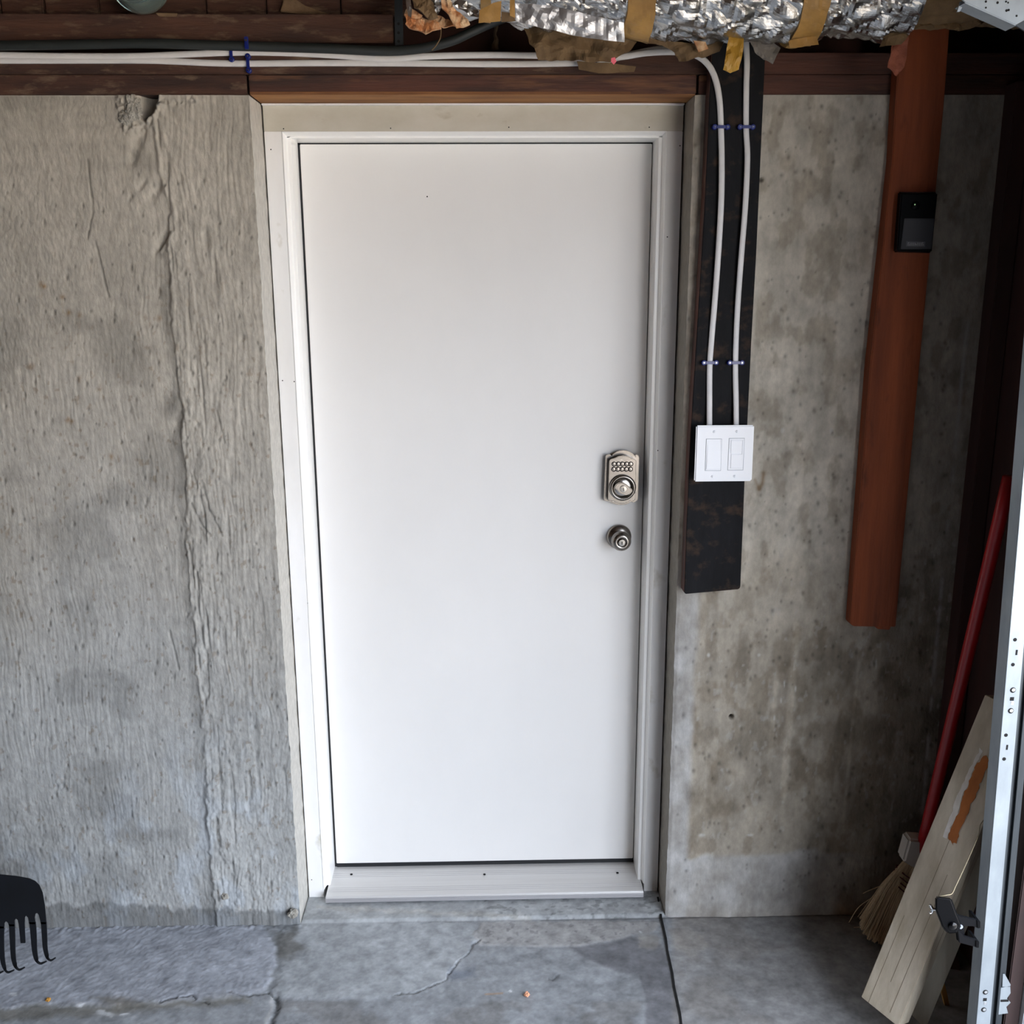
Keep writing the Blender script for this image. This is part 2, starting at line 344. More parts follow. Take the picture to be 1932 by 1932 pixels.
def wall_right_fn(u, v):
    P0 = np.stack([u, 0*u, v], -1); px, py = proj(P0)
    h = .0007*(fbm(u*200, v*8, 3, 1)-.5)+.002*(fbm(u*40, v*24, 4, 2)-.5)+.005*(fbm(u*4, v*3, 3, 3)-.5)
    pit = np.zeros_like(u); R = np.random.RandomState(9)
    for i in range(520):
        x, y = R.uniform(1270, 1790), R.uniform(200, 1700); w = R.uniform(1.2, 3.6); m_ = (abs(px-x) < 12) & (abs(py-y) < 14)
        pit[m_] = np.maximum(pit[m_], np.exp(-(((px[m_]-x)/w)**2+((py[m_]-y)/(w*R.uniform(1, 1.8)))**2)))
    h -= .0022*pit
    hole = np.exp(-((np.hypot(px-1380, py-1353))/4.2)**6); hole2 = np.exp(-((np.hypot(px-1436, py-339))/4.5)**4)
    h -= .03*hole+.008*hole2
    e = 1-sst(XR, XR+.010, u); P = np.stack([u+e*.003*(fbm(v*40, u*0, 3, 78)-.5), -h+.004*e, v], -1)
    base = np.array([.56, .515, .435]); t1 = fbm(u*5, v*4, 4, 51); t2 = fbm(u*24, v*16, 4, 52); t3 = fbm(u*60, v*4, 3, 57)
    C = base*(1+.5*(t1[..., None]-.5)+.55*(t2[..., None]-.5)+.25*(t3[..., None]-.5))
    br = sst(.47, .62, fbm(u*17, v*9, 5, 63))*.24*sst(900, 1200, py); C = C*(1-br[..., None]*np.array([.9, 1., 1.15]))
    tea = sst(.5, .68, fbm(u*30, v*18, 5, 69))*.26; C = C*(1-tea[..., None]*np.array([.9, 1., 1.12]))
    corner_shade = sst(XC-.26, XC-.06, u+.05*(t1-.5))*.38; C = C*(1-corner_shade[..., None])  # shade of the right corner painted into the concrete colour
    stn = sst(980, 1250, py)*.30; C = C*(1-stn[..., None]*np.array([.92, 1., 1.10]))
    wsp = sst(.70, .78, fbm(u*70, v*40, 3, 86))*sst(900, 1100, py)*.35; C = C*(1-wsp[..., None])+np.array([.5, .48, .44])*wsp[..., None]
    # clean strip beside the doorway and bright wet-line band at the floor
    wob = 26*(fbm(v*7, u*0, 3, 15)-.5); el = XR+.055; strip = (1-sst(el-.012, el+.012, u+wob/1500))*sst(1020, 1150, py)
    band = sst(1612, 1624, py+46*(fbm(u*9, v*2, 4, 16)-.5)+.03*(px-1330))*(1-.6*sst(1480, 1620, px))*(1-.35*sst(1700, 1725, py))
    lt = np.clip(strip*.72+band*.66, 0, .76)*(.55+.9*t2); lt = np.clip(lt, 0, .9); C = C*(1-lt[..., None])+np.array([.49, .485, .475])*(.95+.6*(t2[..., None]-.5))*lt[..., None]
    for (a, b, w, k) in (((1503, 1180), (1478, 1500), 7, .30), ((1465, 1290), (1448, 1480), 5, .22), ((1620, 1250), (1590, 1560), 3, .2)):
        d = np.exp(-(dpoly(px, py, [a, b])/w)**4)*k; C = C*(1+d[..., None])
    # thin lime drip towards the corner
    d = np.exp(-(dpoly(px, py, [(1838, 560), (1822, 640), (1770, 1180), (1745, 1480), (1732, 1620)])/3.4)**2)*sst(.42, .6, fbm(u*4, v*12, 3, 6)); C = C*(1-d[..., None])+np.array([.42, .40, .38])*d[..., None]
    R = np.random.RandomState(2); sp_ = np.zeros_like(u)
    for (x, y, w, hh) in ((1324, 1575, 6, 3), (1415, 1575, 6, 2.5), (1337, 1236, 3, 4), (1432, 1236, 3, 3), (1600, 187, 4, 3), (1653, 1252, 1.6, 10), (1626, 1632, 2, 8), (1476, 812, 4, 5), (1568, 812, 4, 5), (1480, 1290, 1.6, 7), (1501, 1300, 2, 6), (1474, 1322, 2, 5), (1461, 1355, 2, 5), (1318, 885, 3, 3)):
        sp_ = np.maximum(sp_, np.exp(-(((px-x)/w)**2+((py-y)/hh)**2)**2))
    C = C*(1-.75*sp_[..., None])+np.array([.62, .60, .56])*.75*sp_[..., None]
    rust = np.exp(-(dpoly(px, py, [(1440, 892), (1438, 912), (1432, 922)])/4)**2)*.7+np.exp(-(dpoly(px, py, [(1424, 905), (1432, 922)])/3)**2)*.5
    C = C*(1-np.clip(rust, 0, .8)[..., None]*np.array([.55, .7, .85]))
    C = C*(1-.45*pit[..., None])*(1-.93*np.clip(hole+.85*hole2, 0, 1)[..., None])
    return P, np.clip(C, .006, .9)
UR = axis_pts(XR, XC+.25, XR, XC, .0026, .05); VR = axis_pts(-.02, ZT, 0, ZT, .0034, .05)
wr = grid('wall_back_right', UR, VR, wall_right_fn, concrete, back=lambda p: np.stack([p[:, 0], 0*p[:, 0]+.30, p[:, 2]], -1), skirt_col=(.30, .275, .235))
tag(wr, kind='structure', label='stained concrete wall right of the white door')

def floor_fn(u, v):
    P0 = np.stack([u, v, 0*u], -1); px, py = proj(P0); front = v < .3
    wx = 22*(fbm(u*26, v*30, 5, 90, .65)-.5); wy = 20*(fbm(u*26, v*30, 5, 91, .65)-.5); qx, qy = px+wx, py+wy
    base = np.array([.320, .338, .358]); t1 = fbm(u*6, v*8, 5, 1, .6); t2 = fbm(u*24, v*34, 5, 2, .65); t4 = fbm(u*120, v*120, 3, 7); C = base*(1+.8*(t1[..., None]-.5)+.75*(t2[..., None]-.5)+.35*(t4[..., None]-.5)); h = .0014*(t2-.5)+.0008*(t4-.5)
    def put(mask, col, k):
        nonlocal C; mk = (mask*k)[..., None]; C = C*(1-mk)+np.array(col)*(.62+.76*t2[..., None]+.3*(t4[..., None]-.5))*mk
    # left trowelled patch
    lp = sarea(qx, qy, [(-500, 1738), (100, 1738), (495, 1742), (512, 1770), (522, 1800), (514, 1845), (500, 1868), (440, 1882), (200, 1898), (-500, 1905)], 5)
    put(lp, (.44, .465, .52), .8); h += .003*lp+.0012*lp*(t4-.5)
    ctr = sarea(qx, qy, [(528, 1752), (575, 1738), (880, 1740), (905, 1760), (872, 1812), (842, 1852), (795, 1874), (735, 1884), (560, 1886), (515, 1872), (528, 1830)], 5)
    put(ctr, (.43, .455, .475), .7); h += .0018*ctr
    strip = sarea(qx*.6+px*.4, qy*.5+py*.5, [(905, 1741), (1000, 1738), (1245, 1738), (1232, 1757), (1180, 1768), (1110, 1783), (1040, 1786), (905, 1783), (890, 1768)], 3)
    put(strip, (.40, .395, .39), .8); h += .0015*strip
    chips = sst(.70, .76, fbm(u*75, v*75, 2, 33)); put(chips*strip, (.17, .17, .175), .55)
    put(np.exp(-(dpoly(qx, py, [(905, 1783), (1040, 1786), (1110, 1783), (1185, 1766)])/2.2)**2), (.46, .46, .46), .45)
    st = sarea(px+.5*wx, py+.5*wy, [(1075, 1786), (1115, 1785), (1190, 1768), (1248, 1782), (1275, 1860), (1282, 1932), (1220, 1940), (1216, 1870), (1205, 1842), (1150, 1826), (1105, 1808)], 4)
    put(st, (.155, .155, .17), .72*1.)
    put(sarea(qx, qy, [(1202, 1764), (1225, 1758), (1242, 1768), (1244, 1784), (1225, 1792), (1206, 1786)], 5), (.30, .29, .27), .8)
    put(sarea(qx, qy, [(520, 1762), (560, 1748), (558, 1775), (578, 1796), (560, 1800), (540, 1812), (524, 1806)], 8), (.15, .145, .13), .75)
    put(sarea(qx, qy, [(852, 1828), (900, 1824), (895, 1842), (870, 1852), (848, 1850)], 7), (.20, .225, .27), .8)
    put(sarea(qx, qy, [(-200, 1905), (200, 1898), (460, 1880), (470, 1892), (300, 1906), (230, 1915), (150, 1918), (-200, 1935)], 9), (.20, .19, .16), .75)
    put(sarea(qx, qy, [(170, 1882), (205, 1878), (255, 1886), (275, 1898), (215, 1902)], 9), (.17, .15, .11), .7)
    put(sst(.50, .66, fbm(u*13, v*13, 4, 44))*sst(1884, 1894, py)*(px > 520)*(px < 1230), (.21, .205, .20), .6)
    put(sst(.48, .64, fbm(u*9, v*9, 4, 47))*sst(1262, 1290, px), (.22, .205, .19), .6); put(sst(1262, 1275, px)*1., (.33, .315, .30), .5)
    put(sarea(qx, qy, [(1262, 1752), (1310, 1758), (1335, 1785), (1312, 1800), (1275, 1790)], 6), (.36, .34, .31), .5)
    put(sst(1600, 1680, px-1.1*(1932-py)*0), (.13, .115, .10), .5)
    for (x, y, w, hh) in ((152, 1898, 9, 4), (195, 1913, 19, 5), (240, 1915, 10, 3), (25, 1876, 7, 2), (962, 1870, 3, 2), (1207, 1758, 3, 2)):
        put(np.exp(-(((qx-x)/w)**2+((qy-y)/hh)**2)**2), (.72, .74, .76), .9)
    put(np.exp(-(dpoly(px, py, [(916, 1876), (948, 1874)])/1.6)**2), (.45, .25, .10), .6)
    # dirt at the foot of the left wall, rising a little
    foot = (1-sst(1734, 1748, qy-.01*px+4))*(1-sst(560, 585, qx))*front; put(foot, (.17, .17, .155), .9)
    h += .004*(u < XL)*sst(-.03, 0, v)*(t4-.3)
    # threshold concrete between the doorway reveals
    thr = (v > .0)*(u > XL)*(u < XR)*front; put(thr*1., (.45, .47, .48), .75); agg = sst(.66, .72, fbm(u*55, v*80, 2, 37))*thr*(px > 900); put(agg, (.22, .235, .235), .7)
    put(np.exp(-(dpoly(px, qy, [(600, 1716), (760, 1722), (900, 1729), (1000, 1734)])/4)**2), (.48, .47, .44), .55); h += .006*thr*sst(0, .012, v)
    # cracks
    k = np.zeros_like(u)
    for pts, w in (([(902, 1775), (885, 1795), (866, 1815), (852, 1838), (838, 1852), (815, 1862), (790, 1872), (745, 1880)], 1.1), ([(526, 1884), (520, 1905), (512, 1932)], 4.), ([(430, 1875), (470, 1880), (505, 1874), (526, 1886)], 1.2), ([(1036, 1848), (1046, 1850), (1054, 1840)], 1.2), ([(300, 1890), (360, 1880), (395, 1892)], 1.)):
        k = np.maximum(k, np.exp(-(dpoly(px+.8*wx, py+.8*wy, pts)/w)**2))
    lit = np.zeros_like(u); lit = np.exp(-(dpoly(px+6+.8*wx, py+.8*wy, [(522, 1885), (516, 1905), (508, 1932)])/3.5)**2); put(lit, (.5, .5, .5), .6)
    k = k*(.25+1.1*t2)*np.where(py > 1880, 1., .8); h -= .005*k; C = C*(1-.8*np.clip(k, 0, 1)[..., None])
    sc_ = np.exp(-(dpoly(qx, qy, [(288, 1755), (268, 1778), (245, 1802)])/3)**2); h += .0012*sc_*t2
    jn = np.exp(-((v+.002)/.0016)**2)*(u > .6)*(u < XC); C = C*(1-.6*jn[..., None]); h -= .003*jn
    outp = (v > .3); C[outp] = .3
    return np.stack([u, v, h], -1), np.clip(C, .01, .9)
UF = axis_pts(-2.9, 1.74, -.90, 1.62, .0032, .06); VF = axis_pts(-6.0, .34, -.50, .12, .0032, .06)
fl = grid('floor', UF, VF, floor_fn, floorc, back=lambda p: np.stack([p[:, 0], p[:, 1], 0*p[:, 0]-.12], -1), skirt_col=(.3, .3, .3)); tag(fl, kind='structure')
a, b = at(1241, 1692, .006, 2), at(1292, 1965, .0015, 2); w = .0028; n_ = 12; q = []
L_ = [a+(b-a)*i/n_+np.array([.0012*math.sin(i*2.1), 0, 0]) for i in range(n_+1)]
q = join([g_prism([L_[i]+np.array([-w, 0, 0]), L_[i]+np.array([w, 0, 0]), L_[i+1]+np.array([w, 0, 0]), L_[i+1]+np.array([-w, 0, 0])], [L_[i]+np.array([-w, 0, -.03]), L_[i]+np.array([w, 0, -.03]), L_[i+1]+np.array([w, 0, -.03]), L_[i+1]+np.array([-w, 0, -.03])]) for i in range(n_)])
o = mesh('expansion_joint', *q, dark); o.parent = fl; o['label'] = 'thin black expansion joint'

def struct(o): o['kind'] = 'structure'; return o
struct(mesh('wall_right', *join([g_box(XC, XC+.05, -.70, .30, -.1, 2.55), g_box(1.60, 1.755, -6.0, -5.3, -.1, 2.55), g_box(1.60, 1.755, -5.30, -.70, 2.10, 2.55), g_box(1.58, 1.755, -.70, -.665, -.1, 2.55)]), wood_dk))
struct(mesh('wall_left', *g_box(-2.95, -2.85, -6.0, .3, -.1, 2.55), ceilw)); struct(mesh('wall_front', *g_box(-2.95, 1.755, -6.1, -6.0, -.1, 2.55), ceilw))
struct(mesh('ceiling', *g_box(-2.95, 1.755, -6.1, .34, 2.50, 2.55), ceilw))
struct(mesh('wall_back_upper', *g_box(-2.9, XC, .15, .30, ZT+.001, 2.50), wood_dk))
struct(mesh('ground_outside', *g_box(1.80, 30, -20, 16, -.20, -.10), driveway))

# ------------------------------------------------------------------ door
YD = .216
door = empty('door_1', (.444, YD, .03), kind='structure')
box('door_leaf', .0022, .8868, YD, YD+.044, .0475, 2.0685, paintw, door, bevel=.0015)
box('door_sweep', .0022, .8868, YD+.003, YD+.04, .024, .0470, rubber, door, bevel=.001)
mesh('weatherstrip', *join([g_box(-.008, .0018, YD+.006, YD+.03, .02, 2.078), g_box(.8872, .896, YD+.006, YD+.03, .02, 2.078), g_box(-.008, .896, YD+.006, YD+.03, 2.069, 2.078), g_box(-.2, 1.1, YD+.05, YD+.08, -.01, 2.2)]), rubber, door)
# jamb sections: plan profile swept vertically
def jamb(sgn, xi, xo, part):
    pr = [(xo, .115), (xi-sgn*.0167, .115), (xi-sgn*.0167, YD+.05), (xo, YD+.05)] if part == 0 else [(xi-sgn*.0165, .1135), (xi-sgn*.0155, .1135), (xi-sgn*.0140, .1155), (xi-sgn*.0105, .1330), (xi-sgn*.0092, .135), (xi-sgn*.0012, .135), (xi, .1362), (xi, YD+.05), (xi-sgn*.0165, YD+.05)]
    return g_prism([np.array([x, y, .002 if part == 0 else .030]) for x, y in pr], [np.array([x, y, 2.0849]) for x, y in pr])
fr = empty('door_frame', (.444, .115, 0)); fr.parent = door; fr.location = Vector(np.array([.444, .115, 0])-WPOS['door_1'])
for sg, xi, xo in ((1, -.004, -.0635), (-1, .889, .9445)):
    mesh('side_jamb', *jamb(sg, xi, xo, 0), framew, fr, bevel=.0012); mesh('stop_moulding', *jamb(sg, xi, xo, 1), stopw, fr, bevel=.0006)
mesh('head_jamb', *g_box(-.0635, .9445, .115, YD+.05, 2.0850, 2.150), headw, fr, bevel=.001)
pr = [(2.0848, .1135), (2.0838, .1135), (2.0825, .1155), (2.0775, .1330), (2.0763, .135), (2.0735, .135), (2.0722, .1362), (2.0722, YD+.05), (2.0848, YD+.05)]
mesh('stop_moulding', *g_prism([np.array([-.0200, y, z]) for z, y in pr], [np.array([.9050, y, z]) for z, y in pr]), stopw, fr, bevel=.0006)
box('header_lip', -.0635, .9445, .104, .115, 2.1425, 2.1465, framew, fr, bevel=.0008)
mesh('nail_holes', *join([g_lathe([(.0016, 0), (.0016, .001)], at(x, y, .1148), (0, 1, 0), 8) for x, y in ((535, 243), (737, 242), (960, 240), (1225, 240), (511, 282), (533, 718), (555, 720), (1283, 275), (1259, 447), (1241, 850), (581, 1138), (588, 1660))]), dark, fr)
# threshold
thr_ = [(.080, .010), (.080, .0245), (.083, .028), (.095, .0285), (.205, .034), (.26, .034), (.26, .0)]
th = mesh('threshold', *g_prism([np.array([-.0100, y, z]) for y, z in thr_], [np.array([.8985, y, z]) for y, z in thr_]), alu, door, bevel=.0008)
mesh('ribbed_nosing', *join([g_box(-.0102, .8987, .0785, .0835, .011+.0046*i, .0142+.0046*i) for i in range(3)]), alu_f, th, bevel=.0005)
mesh('tread_grooves', *join([g_box(-.006, .895, y, y+.0012, .0282+(y-.095)*.05, .0287+(y-.095)*.05) for y in (.104, .112, .120, .170, .178, .186)]), alu_f, th)
for x, y in ((663, 1650), (914, 1650), (1165, 1647)):
    p = at(x, y, .0333, 2); mesh('screw', *g_lathe([(.0038, 0), (.0038, .001)], p+np.array([0, 0, .0002]), (0, 0, 1), 14), dark, th)
p = at(806, 371, YD); mesh('scuff', *g_lathe([(.0018, -.0004), (.0018, .0004)], p, (0, 1, 0), 8), dark, door)
# keypad deadbolt
def outline(pts, Y): return [at(x, y, Y) for x, y in pts]
def arc(cx, cy_, rx, ry, a0, a1, n): return [(cx+rx*math.cos(math.radians(a0+(a1-a0)*i/n)), cy_-ry*math.sin(math.radians(a0+(a1-a0)*i/n))) for i in range(n+1)]
kd = empty('keypad_deadbolt', at(1172, 902, YD)); kd.parent = door; kd.location = Vector(WPOS[kd.name]-WPOS['door_1']); kd['label'] = 'satin nickel keypad deadbolt'
basep = [(1142.5, 861), (1143, 858.5), (1147, 857.5), (1152, 857)]+arc(1176, 872, 26, 22.5, 150, 30, 10)+[(1199, 857.5), (1204, 858.5), (1206, 862)]+[(1203.5, 943), (1199, 947), (1192, 948.5)]+arc(1171, 939, 24, 14, -28, -152, 10)+[(1146, 946), (1140.5, 944.5), (1139, 940)]
frontp = [(1149.5, 868), (1153.5, 866)]+arc(1176, 872, 20, 12.5, 140, 40, 8)+[(1196, 865.5), (1201, 868.5)]+[(1199, 943.5), (1193, 946.5)]+arc(1172.5, 940, 18, 11, -30, -150, 8)+[(1152, 946.5), (1147, 944)]
YF = YD-.044
mesh('base_plate', *g_prism(outline(basep, YD-.022), outline(basep, YD+.001)), nickel, kd, bevel=.003, seg=3)
mesh('keypad_housing', *g_prism(outline(frontp, YF), outline(frontp, YD-.02)), nickel, kd, bevel=.0018, seg=3)
for r_ in range(2):
    for c_ in range(5):
        p = at(1158.5+c_*7.9-.6*r_, 875.5+r_*9.8, YF-.0004); kb = mesh('keypad_button', *g_lathe([(.0050, 0), (.0050, -.0014), (.0042, -.0022), (.001, -.0024)], p+np.array([0, .001, 0]), (0, 1, 0), 16), nickel, kd, smooth=False); kb['label'] = 'round keypad button'
        mesh('button_ring', *g_lathe([(.0058, -.0002), (.0068, -.0002), (.0068, .0004), (.0058, .0004)], p, (0, 1, 0), 16), blackp, kb)
mesh('indicator_lens', *g_lathe([(.003, 0), (.003, -.001)], at(1172, 867.5, YF), (0, 1, 0), 12), nickel_b, kd)
c_ = at(1174.5, 919.5, YF)
mesh('turn_ring', *g_lathe([(.0355, .002), (.0355, -.006), (.034, -.0095), (.030, -.011), (.0275, -.010), (.0268, -.006), (.0268, .0)], c_, (0, 1, 0), 48), nickel, kd, smooth=True)
mesh('turn_bowl', *g_lathe([(.0268, -.001), (.0255, -.004), (.020, -.006), (.012, -.007), (.001, -.0072)], c_, (0, 1, 0), 48), nickel_b, kd, smooth=True)
tp = [(-.0255, .004), (-.018, .015), (-.006, .018), (.008, .012), (.0255, -.004), (.018, -.015), (.006, -.018), (-.008, -.012)]
mesh('thumb_turn', *g_prism([c_+np.array([x, -.020, z]) for x, z in tp], [c_+np.array([x*1.02, -.003, z*1.02]) for x, z in tp]), nickel, kd, bevel=.002, seg=3)
cyl = mesh('key_cylinder', *g_lathe([(.0095, -.018), (.0095, -.0225), (.0085, -.0238), (.001, -.024)], c_, (0, 1, 0), 30), nickel_b, kd)
box('keyhole', c_[0]-.0008, c_[0]+.0008, c_[1]-.0246, c_[1]-.0238, c_[2]-.005, c_[2]+.004, dark, cyl, bevel=0)
# knob
kn = empty('door_knob', at(1167.5, 1012, YD)); kn.parent = door; kn.location = Vector(WPOS[kn.name]-WPOS['door_1']); kn['label'] = 'round satin nickel knob'
k0 = at(1167.5, 1012, YD)
mesh('rose', *g_lathe([(.0335, .001), (.0345, -.003), (.0335, -.007), (.029, -.011), (.022, -.014), (.016, -.0155)], k0, (0, 1, 0), 48), nickel, kn, smooth=True)
mesh('knob', *g_lathe([(.013, -.012), (.0125, -.022), (.015, -.027), (.021, -.032), (.0258, -.039), (.0272, -.047), (.0265, -.055), (.0235, -.061), (.0185, -.0645), (.0125, -.0655), (.0118, -.064), (.001, -.064)], k0, (0, 1, 0), 48), nickel, kn, smooth=True)
kc = mesh('key_cylinder', *g_lathe([(.0095, -.063), (.0095, -.067), (.0085, -.0678), (.001, -.068)], k0, (0, 1, 0), 30), nickel_b, kn)
mesh('keyhole', *g_prism([k0+np.array([x, -.0684, z]) for x, z in ((-.002, .003), (.002, .003), (.001, 0), (.0012, -.005), (-.0012, -.005), (-.001, 0))], [k0+np.array([x, -.0675, z]) for x, z in ((-.002, .003), (.002, .003), (.001, 0), (.0012, -.005), (-.0012, -.005), (-.001, 0))]), dark, kc)

# ------------------------------------------------------------------ framing lumber over the wall
def lumber(name, x0, x1, y0, y1, z0, z1, m, label, cat='wooden board', bevel=.002, group=None):
    return tag(box(name, x0, x1, y0, y1, z0, z1, m, bevel=bevel), label, cat, group)
G1 = 'timber plates on top of the concrete wall'
lumber('sill_plate', -2.85, -.0720, -.001, .14, ZT+.001, 2.190, wood_x, 'dark brown sill plate resting on the concrete wall left of the door', group=G1)
lumber('sill_plate', -.0665, .950, -.001, .116, ZT+.002, 2.190, wood_red, 'red-brown timber plate directly above the white door frame', group=G1)
lumber('sill_plate', .9560, XC, -.001, .14, ZT+.001, 2.190, wood_red, 'dark red timber plate on the concrete wall right of the door', group=G1)
o = [q for q in COL.objects if q.get('label', '').startswith('red-brown timber plate')][0]
box('worn_underside', -.0655, .949, .001, .112, ZT+.0008, ZT+.0018, mat('bare_tan_wood', '#b07c48', '#7a4e2c', (3, 20, 20), .8), o, bevel=0)['label'] = 'bare tan lower face'
box('worn_arris', -.0655, .80, -.0025, -.0005, ZT+.002, ZT+.007, mat('bare_tan_edge', '#94643a', '#5a3724', (4, 20, 20), .8), o, bevel=.0008)['label'] = 'worn tan lower edge'
lumber('top_plate', -2.85, 1.075, -.003, .14, 2.1912, 2.236, wood_x, 'long dark brown upper timber plate just under the white cables', group=G1)
lumber('top_plate', 1.0765, XC, -.003, .14, 2.1912, 2.236, wood_red, 'dark red upper timber plate between black board and brown board', group=G1)
z0, z1 = at(300, 80, .0)[2], at(300, 26, .0)[2]
lumber('rim_joist', -2.85, at(743, 50, 0)[0], .0, .045, z0, z1, wood_x, 'horizontal dark brown joist above the black hose, left side')
xx = -1.2
k = 0
while xx < .30:
    w = random.uniform(.09, .17); x1 = min(xx+w, .33)
    lumber('subfloor_board', xx, x1-.003, .045+.008*random.random(), .09, z1+.003, 2.47, wood_x, None, bevel=.003); o = COL.objects[-1]
    tag(o, 'short upright dark board end above the horizontal joist', 'wooden board', 'upright board ends above the joist'); xx = x1; k += 1
sc_w = mat('dusty_splintered_wood', '#8a7156', '#5a4632', (20, 20, 20), .9, bump=.003)
lo = mesh('dusty_wedge', *prism_px([(505, -60), (535, 0), (528, 22), (565, 25), (622, 27), (575, 10), (545, -10), (535, -60)], .030, .012), sc_w, bevel=.002)
tag(lo, 'dusty split wood wedge lying on the joist at the top', 'wood scrap')
lo = mesh('wood_chip', *prism_px([(293, 24), (335, 25), (333, 31), (300, 31)], -.004, .006), sc_w, bevel=.001); tag(lo, 'thin pale wood chip stuck to the joist edge', 'wood scrap')
br = mesh('joist_bracket', *prism_px([(744, -10), (759, -10), (761, 86), (745, 86)], -.006, .006), steel_d, bevel=.001); tag(br, 'dark steel bracket at the end of the upper joist', 'metal bracket')
mesh('nail_head', *join([g_lathe([(.003, 0), (.003, -.0012)], at(752, y, -.006), (0, 1, 0), 10) for y in (45, 62, 78)]), dark, br)

# mortar plug in the broken pocket of the left wall
def blob(name, c, r, m, parent=None, sub=4, amp=.35, fr=60, sq=(1, 1, 1), seed=0):
    me = bpy.data.meshes.new(name); bm = bmesh.new(); bmesh.ops.create_icosphere(bm, subdivisions=sub, radius=1)
    for v in bm.verts:
        n = mnoise.noise(v.co*1.4+Vector((seed, 0, 0)))+.5*mnoise.noise(v.co*4+Vector((0, seed, 0)))+.3*mnoise.noise(v.co*9)
        k = r*(1+amp*n); v.co = Vector((v.co.x*k*sq[0]+c[0], v.co.y*k*sq[1]+c[1], v.co.z*k*sq[2]+c[2]))
    bm.to_mesh(me); bm.free(); me.materials.append(m); o = bpy.data.objects.new(name, me); COL.objects.link(o); return finish(o, parent)
WPOS[wl.name] = np.zeros(3); WPOS[wr.name] = np.zeros(3); WPOS['floor'] = np.zeros(3)
pc = at(252, 204, .004); blob('mortar_plug', pc, .022, mortar, wl, 5, .30, sq=(.9, .8, 1.35), seed=3)
pc = at(236, 222, .0); blob('mortar_plug', pc, .013, mortar, wl, 4, .4, sq=(1.1, .7, 1.2), seed=8)
blob('mortar_lump', at(553, 1723, -.012)+np.array([0, 0, 0]), .012, mortar, wl, 4, .4, seed=5)
blob('mortar_lump', at(425, 1690, -.002), .010, concrete if 0 else mortar, wl, 4, .4, seed=6)

# ------------------------------------------------------------------ duct wrapped in foil
XA, XB = .355, 1.40
def duct_c(x): t = np.interp(x, [.35, .50, .72, 1.0, 1.3, 1.45], [2.372, 2.368, 2.352, 2.333, 2.328, 2.335]); return -.175, t
def duct_r(x): return .112+.006*math.sin(x*9)+.004*math.sin(x*23+1)
dk = empty('foil_duct', (.88, -.175, 2.22), 'round duct wrapped in crumpled silver foil under the ceiling above the door', 'duct')
def shell(name, x0, x1, dr, m, parent, cr=.010, nx=None, nv=150, open_=False, sd=0):
    nx = nx or max(4, int((x1-x0)/.0065)); V, Fs = [], []
    for i in range(nx+1):
        x = x0+(x1-x0)*i/nx; yc, zc = duct_c(x); r = duct_r(x)+dr
        for k in range(nv):
            a = 2*math.pi*k/nv; p = Vector((x*26, math.cos(a)*r*24, math.sin(a)*r*24+sd))
            d_, _p = mnoise.voronoi(p*1.15+.6*Vector((mnoise.noise(p), mnoise.noise(p+Vector((5, 5, 5))), 0)))
            c1 = (d_[1]-d_[0]); n2 = mnoise.noise(p*.5)
            rr = r+cr*(min(c1, .7)*1.0+n2*.8-.4)
            V.append((x+.004*mnoise.noise(p+Vector((3, 0, 0))), yc+math.cos(a)*rr, zc+math.sin(a)*rr))
    for i in range(nx):
        for k in range(nv): Fs.append((i*nv+k, i*nv+(k+1) % nv, (i+1)*nv+(k+1) % nv, (i+1)*nv+k))
    Fs += [tuple(range(nv)), tuple(range(nx*nv, (nx+1)*nv))]
    return mesh(name, V, Fs, m, parent, smooth=False)
shell('foil_jacket', XA+.05, XB-.05, 0, foil, dk, .016)
def xat(px, y=30): return at(px, y, -.20)[0]
for a, b in ((907, 927), (1176, 1228), (1494, 1544)):
    o = shell('tape_band', xat(a), xat(b), .0055, tape, dk, .006, nx=7)
shell('inner_sleeve', XA-.03, XA+.06, -.035, kraft, dk, .006)
shell('inner_sleeve', XB-.06, XC-.03, -.030, kraft, dk, .010, nx=20)
fc = bpy.data.materials.get('aluminium_foil')
sheet('foil_strip', [(972, 6), (1040, 10), (1100, 24), (1178, 42), (1180, 76), (1100, 68), (1020, 50), (975, 39)], -.292, mat('dull_foil', '#a9a9ab', rough=.35, metal=.9), dk, .004, tilt=.2, seed=4)
sheet('foil_strip', [(763, -12), (772, -12), (778, 18), (776, 34), (770, 30)], -.290, zinc, dk, .003, seed=5)
sheet('tape_tail', [(905, 20), (930, 6), (946, 2), (944, 40), (903, 43)], -.296, tape, dk, .002, seed=6)
sheet('tape_tail', [(946, 22), (968, 26), (973, 40), (946, 42)], -.290, kraft, dk, .002, seed=7)
sheet('tape_tail', [(962, -5), (971, -5), (972, 34), (962, 30)], -.293, tape, dk, .002, seed=17)
for i, (pp, y_) in enumerate((([(766, 48), (775, 34), (790, 30), (806, 40), (830, 47), (834, 54), (816, 60), (803, 68), (797, 62), (780, 58)], -.262), ([(832, -2), (846, 6), (862, 22), (884, 38), (888, 46), (874, 51), (862, 55), (856, 46), (846, 30), (834, 18)], -.300), ([(776, -10), (800, -10), (818, 8), (826, 34), (812, 40), (795, 26), (782, 14)], -.285), ([(842, -8), (850, -2), (856, 14), (846, 16)], -.305))):
    sheet('foam_insulation', pp, y_, foam if i != 2 else kraft, dk, .010, th=.010, seed=20+i, freq=45)
sheet('foil_strip', [(798, -14), (862, -14), (900, 20), (912, 40), (886, 30), (866, 16), (840, 2), (826, 30), (812, 24), (804, 6)], -.288, foil, dk, .012, seed=51, freq=60)
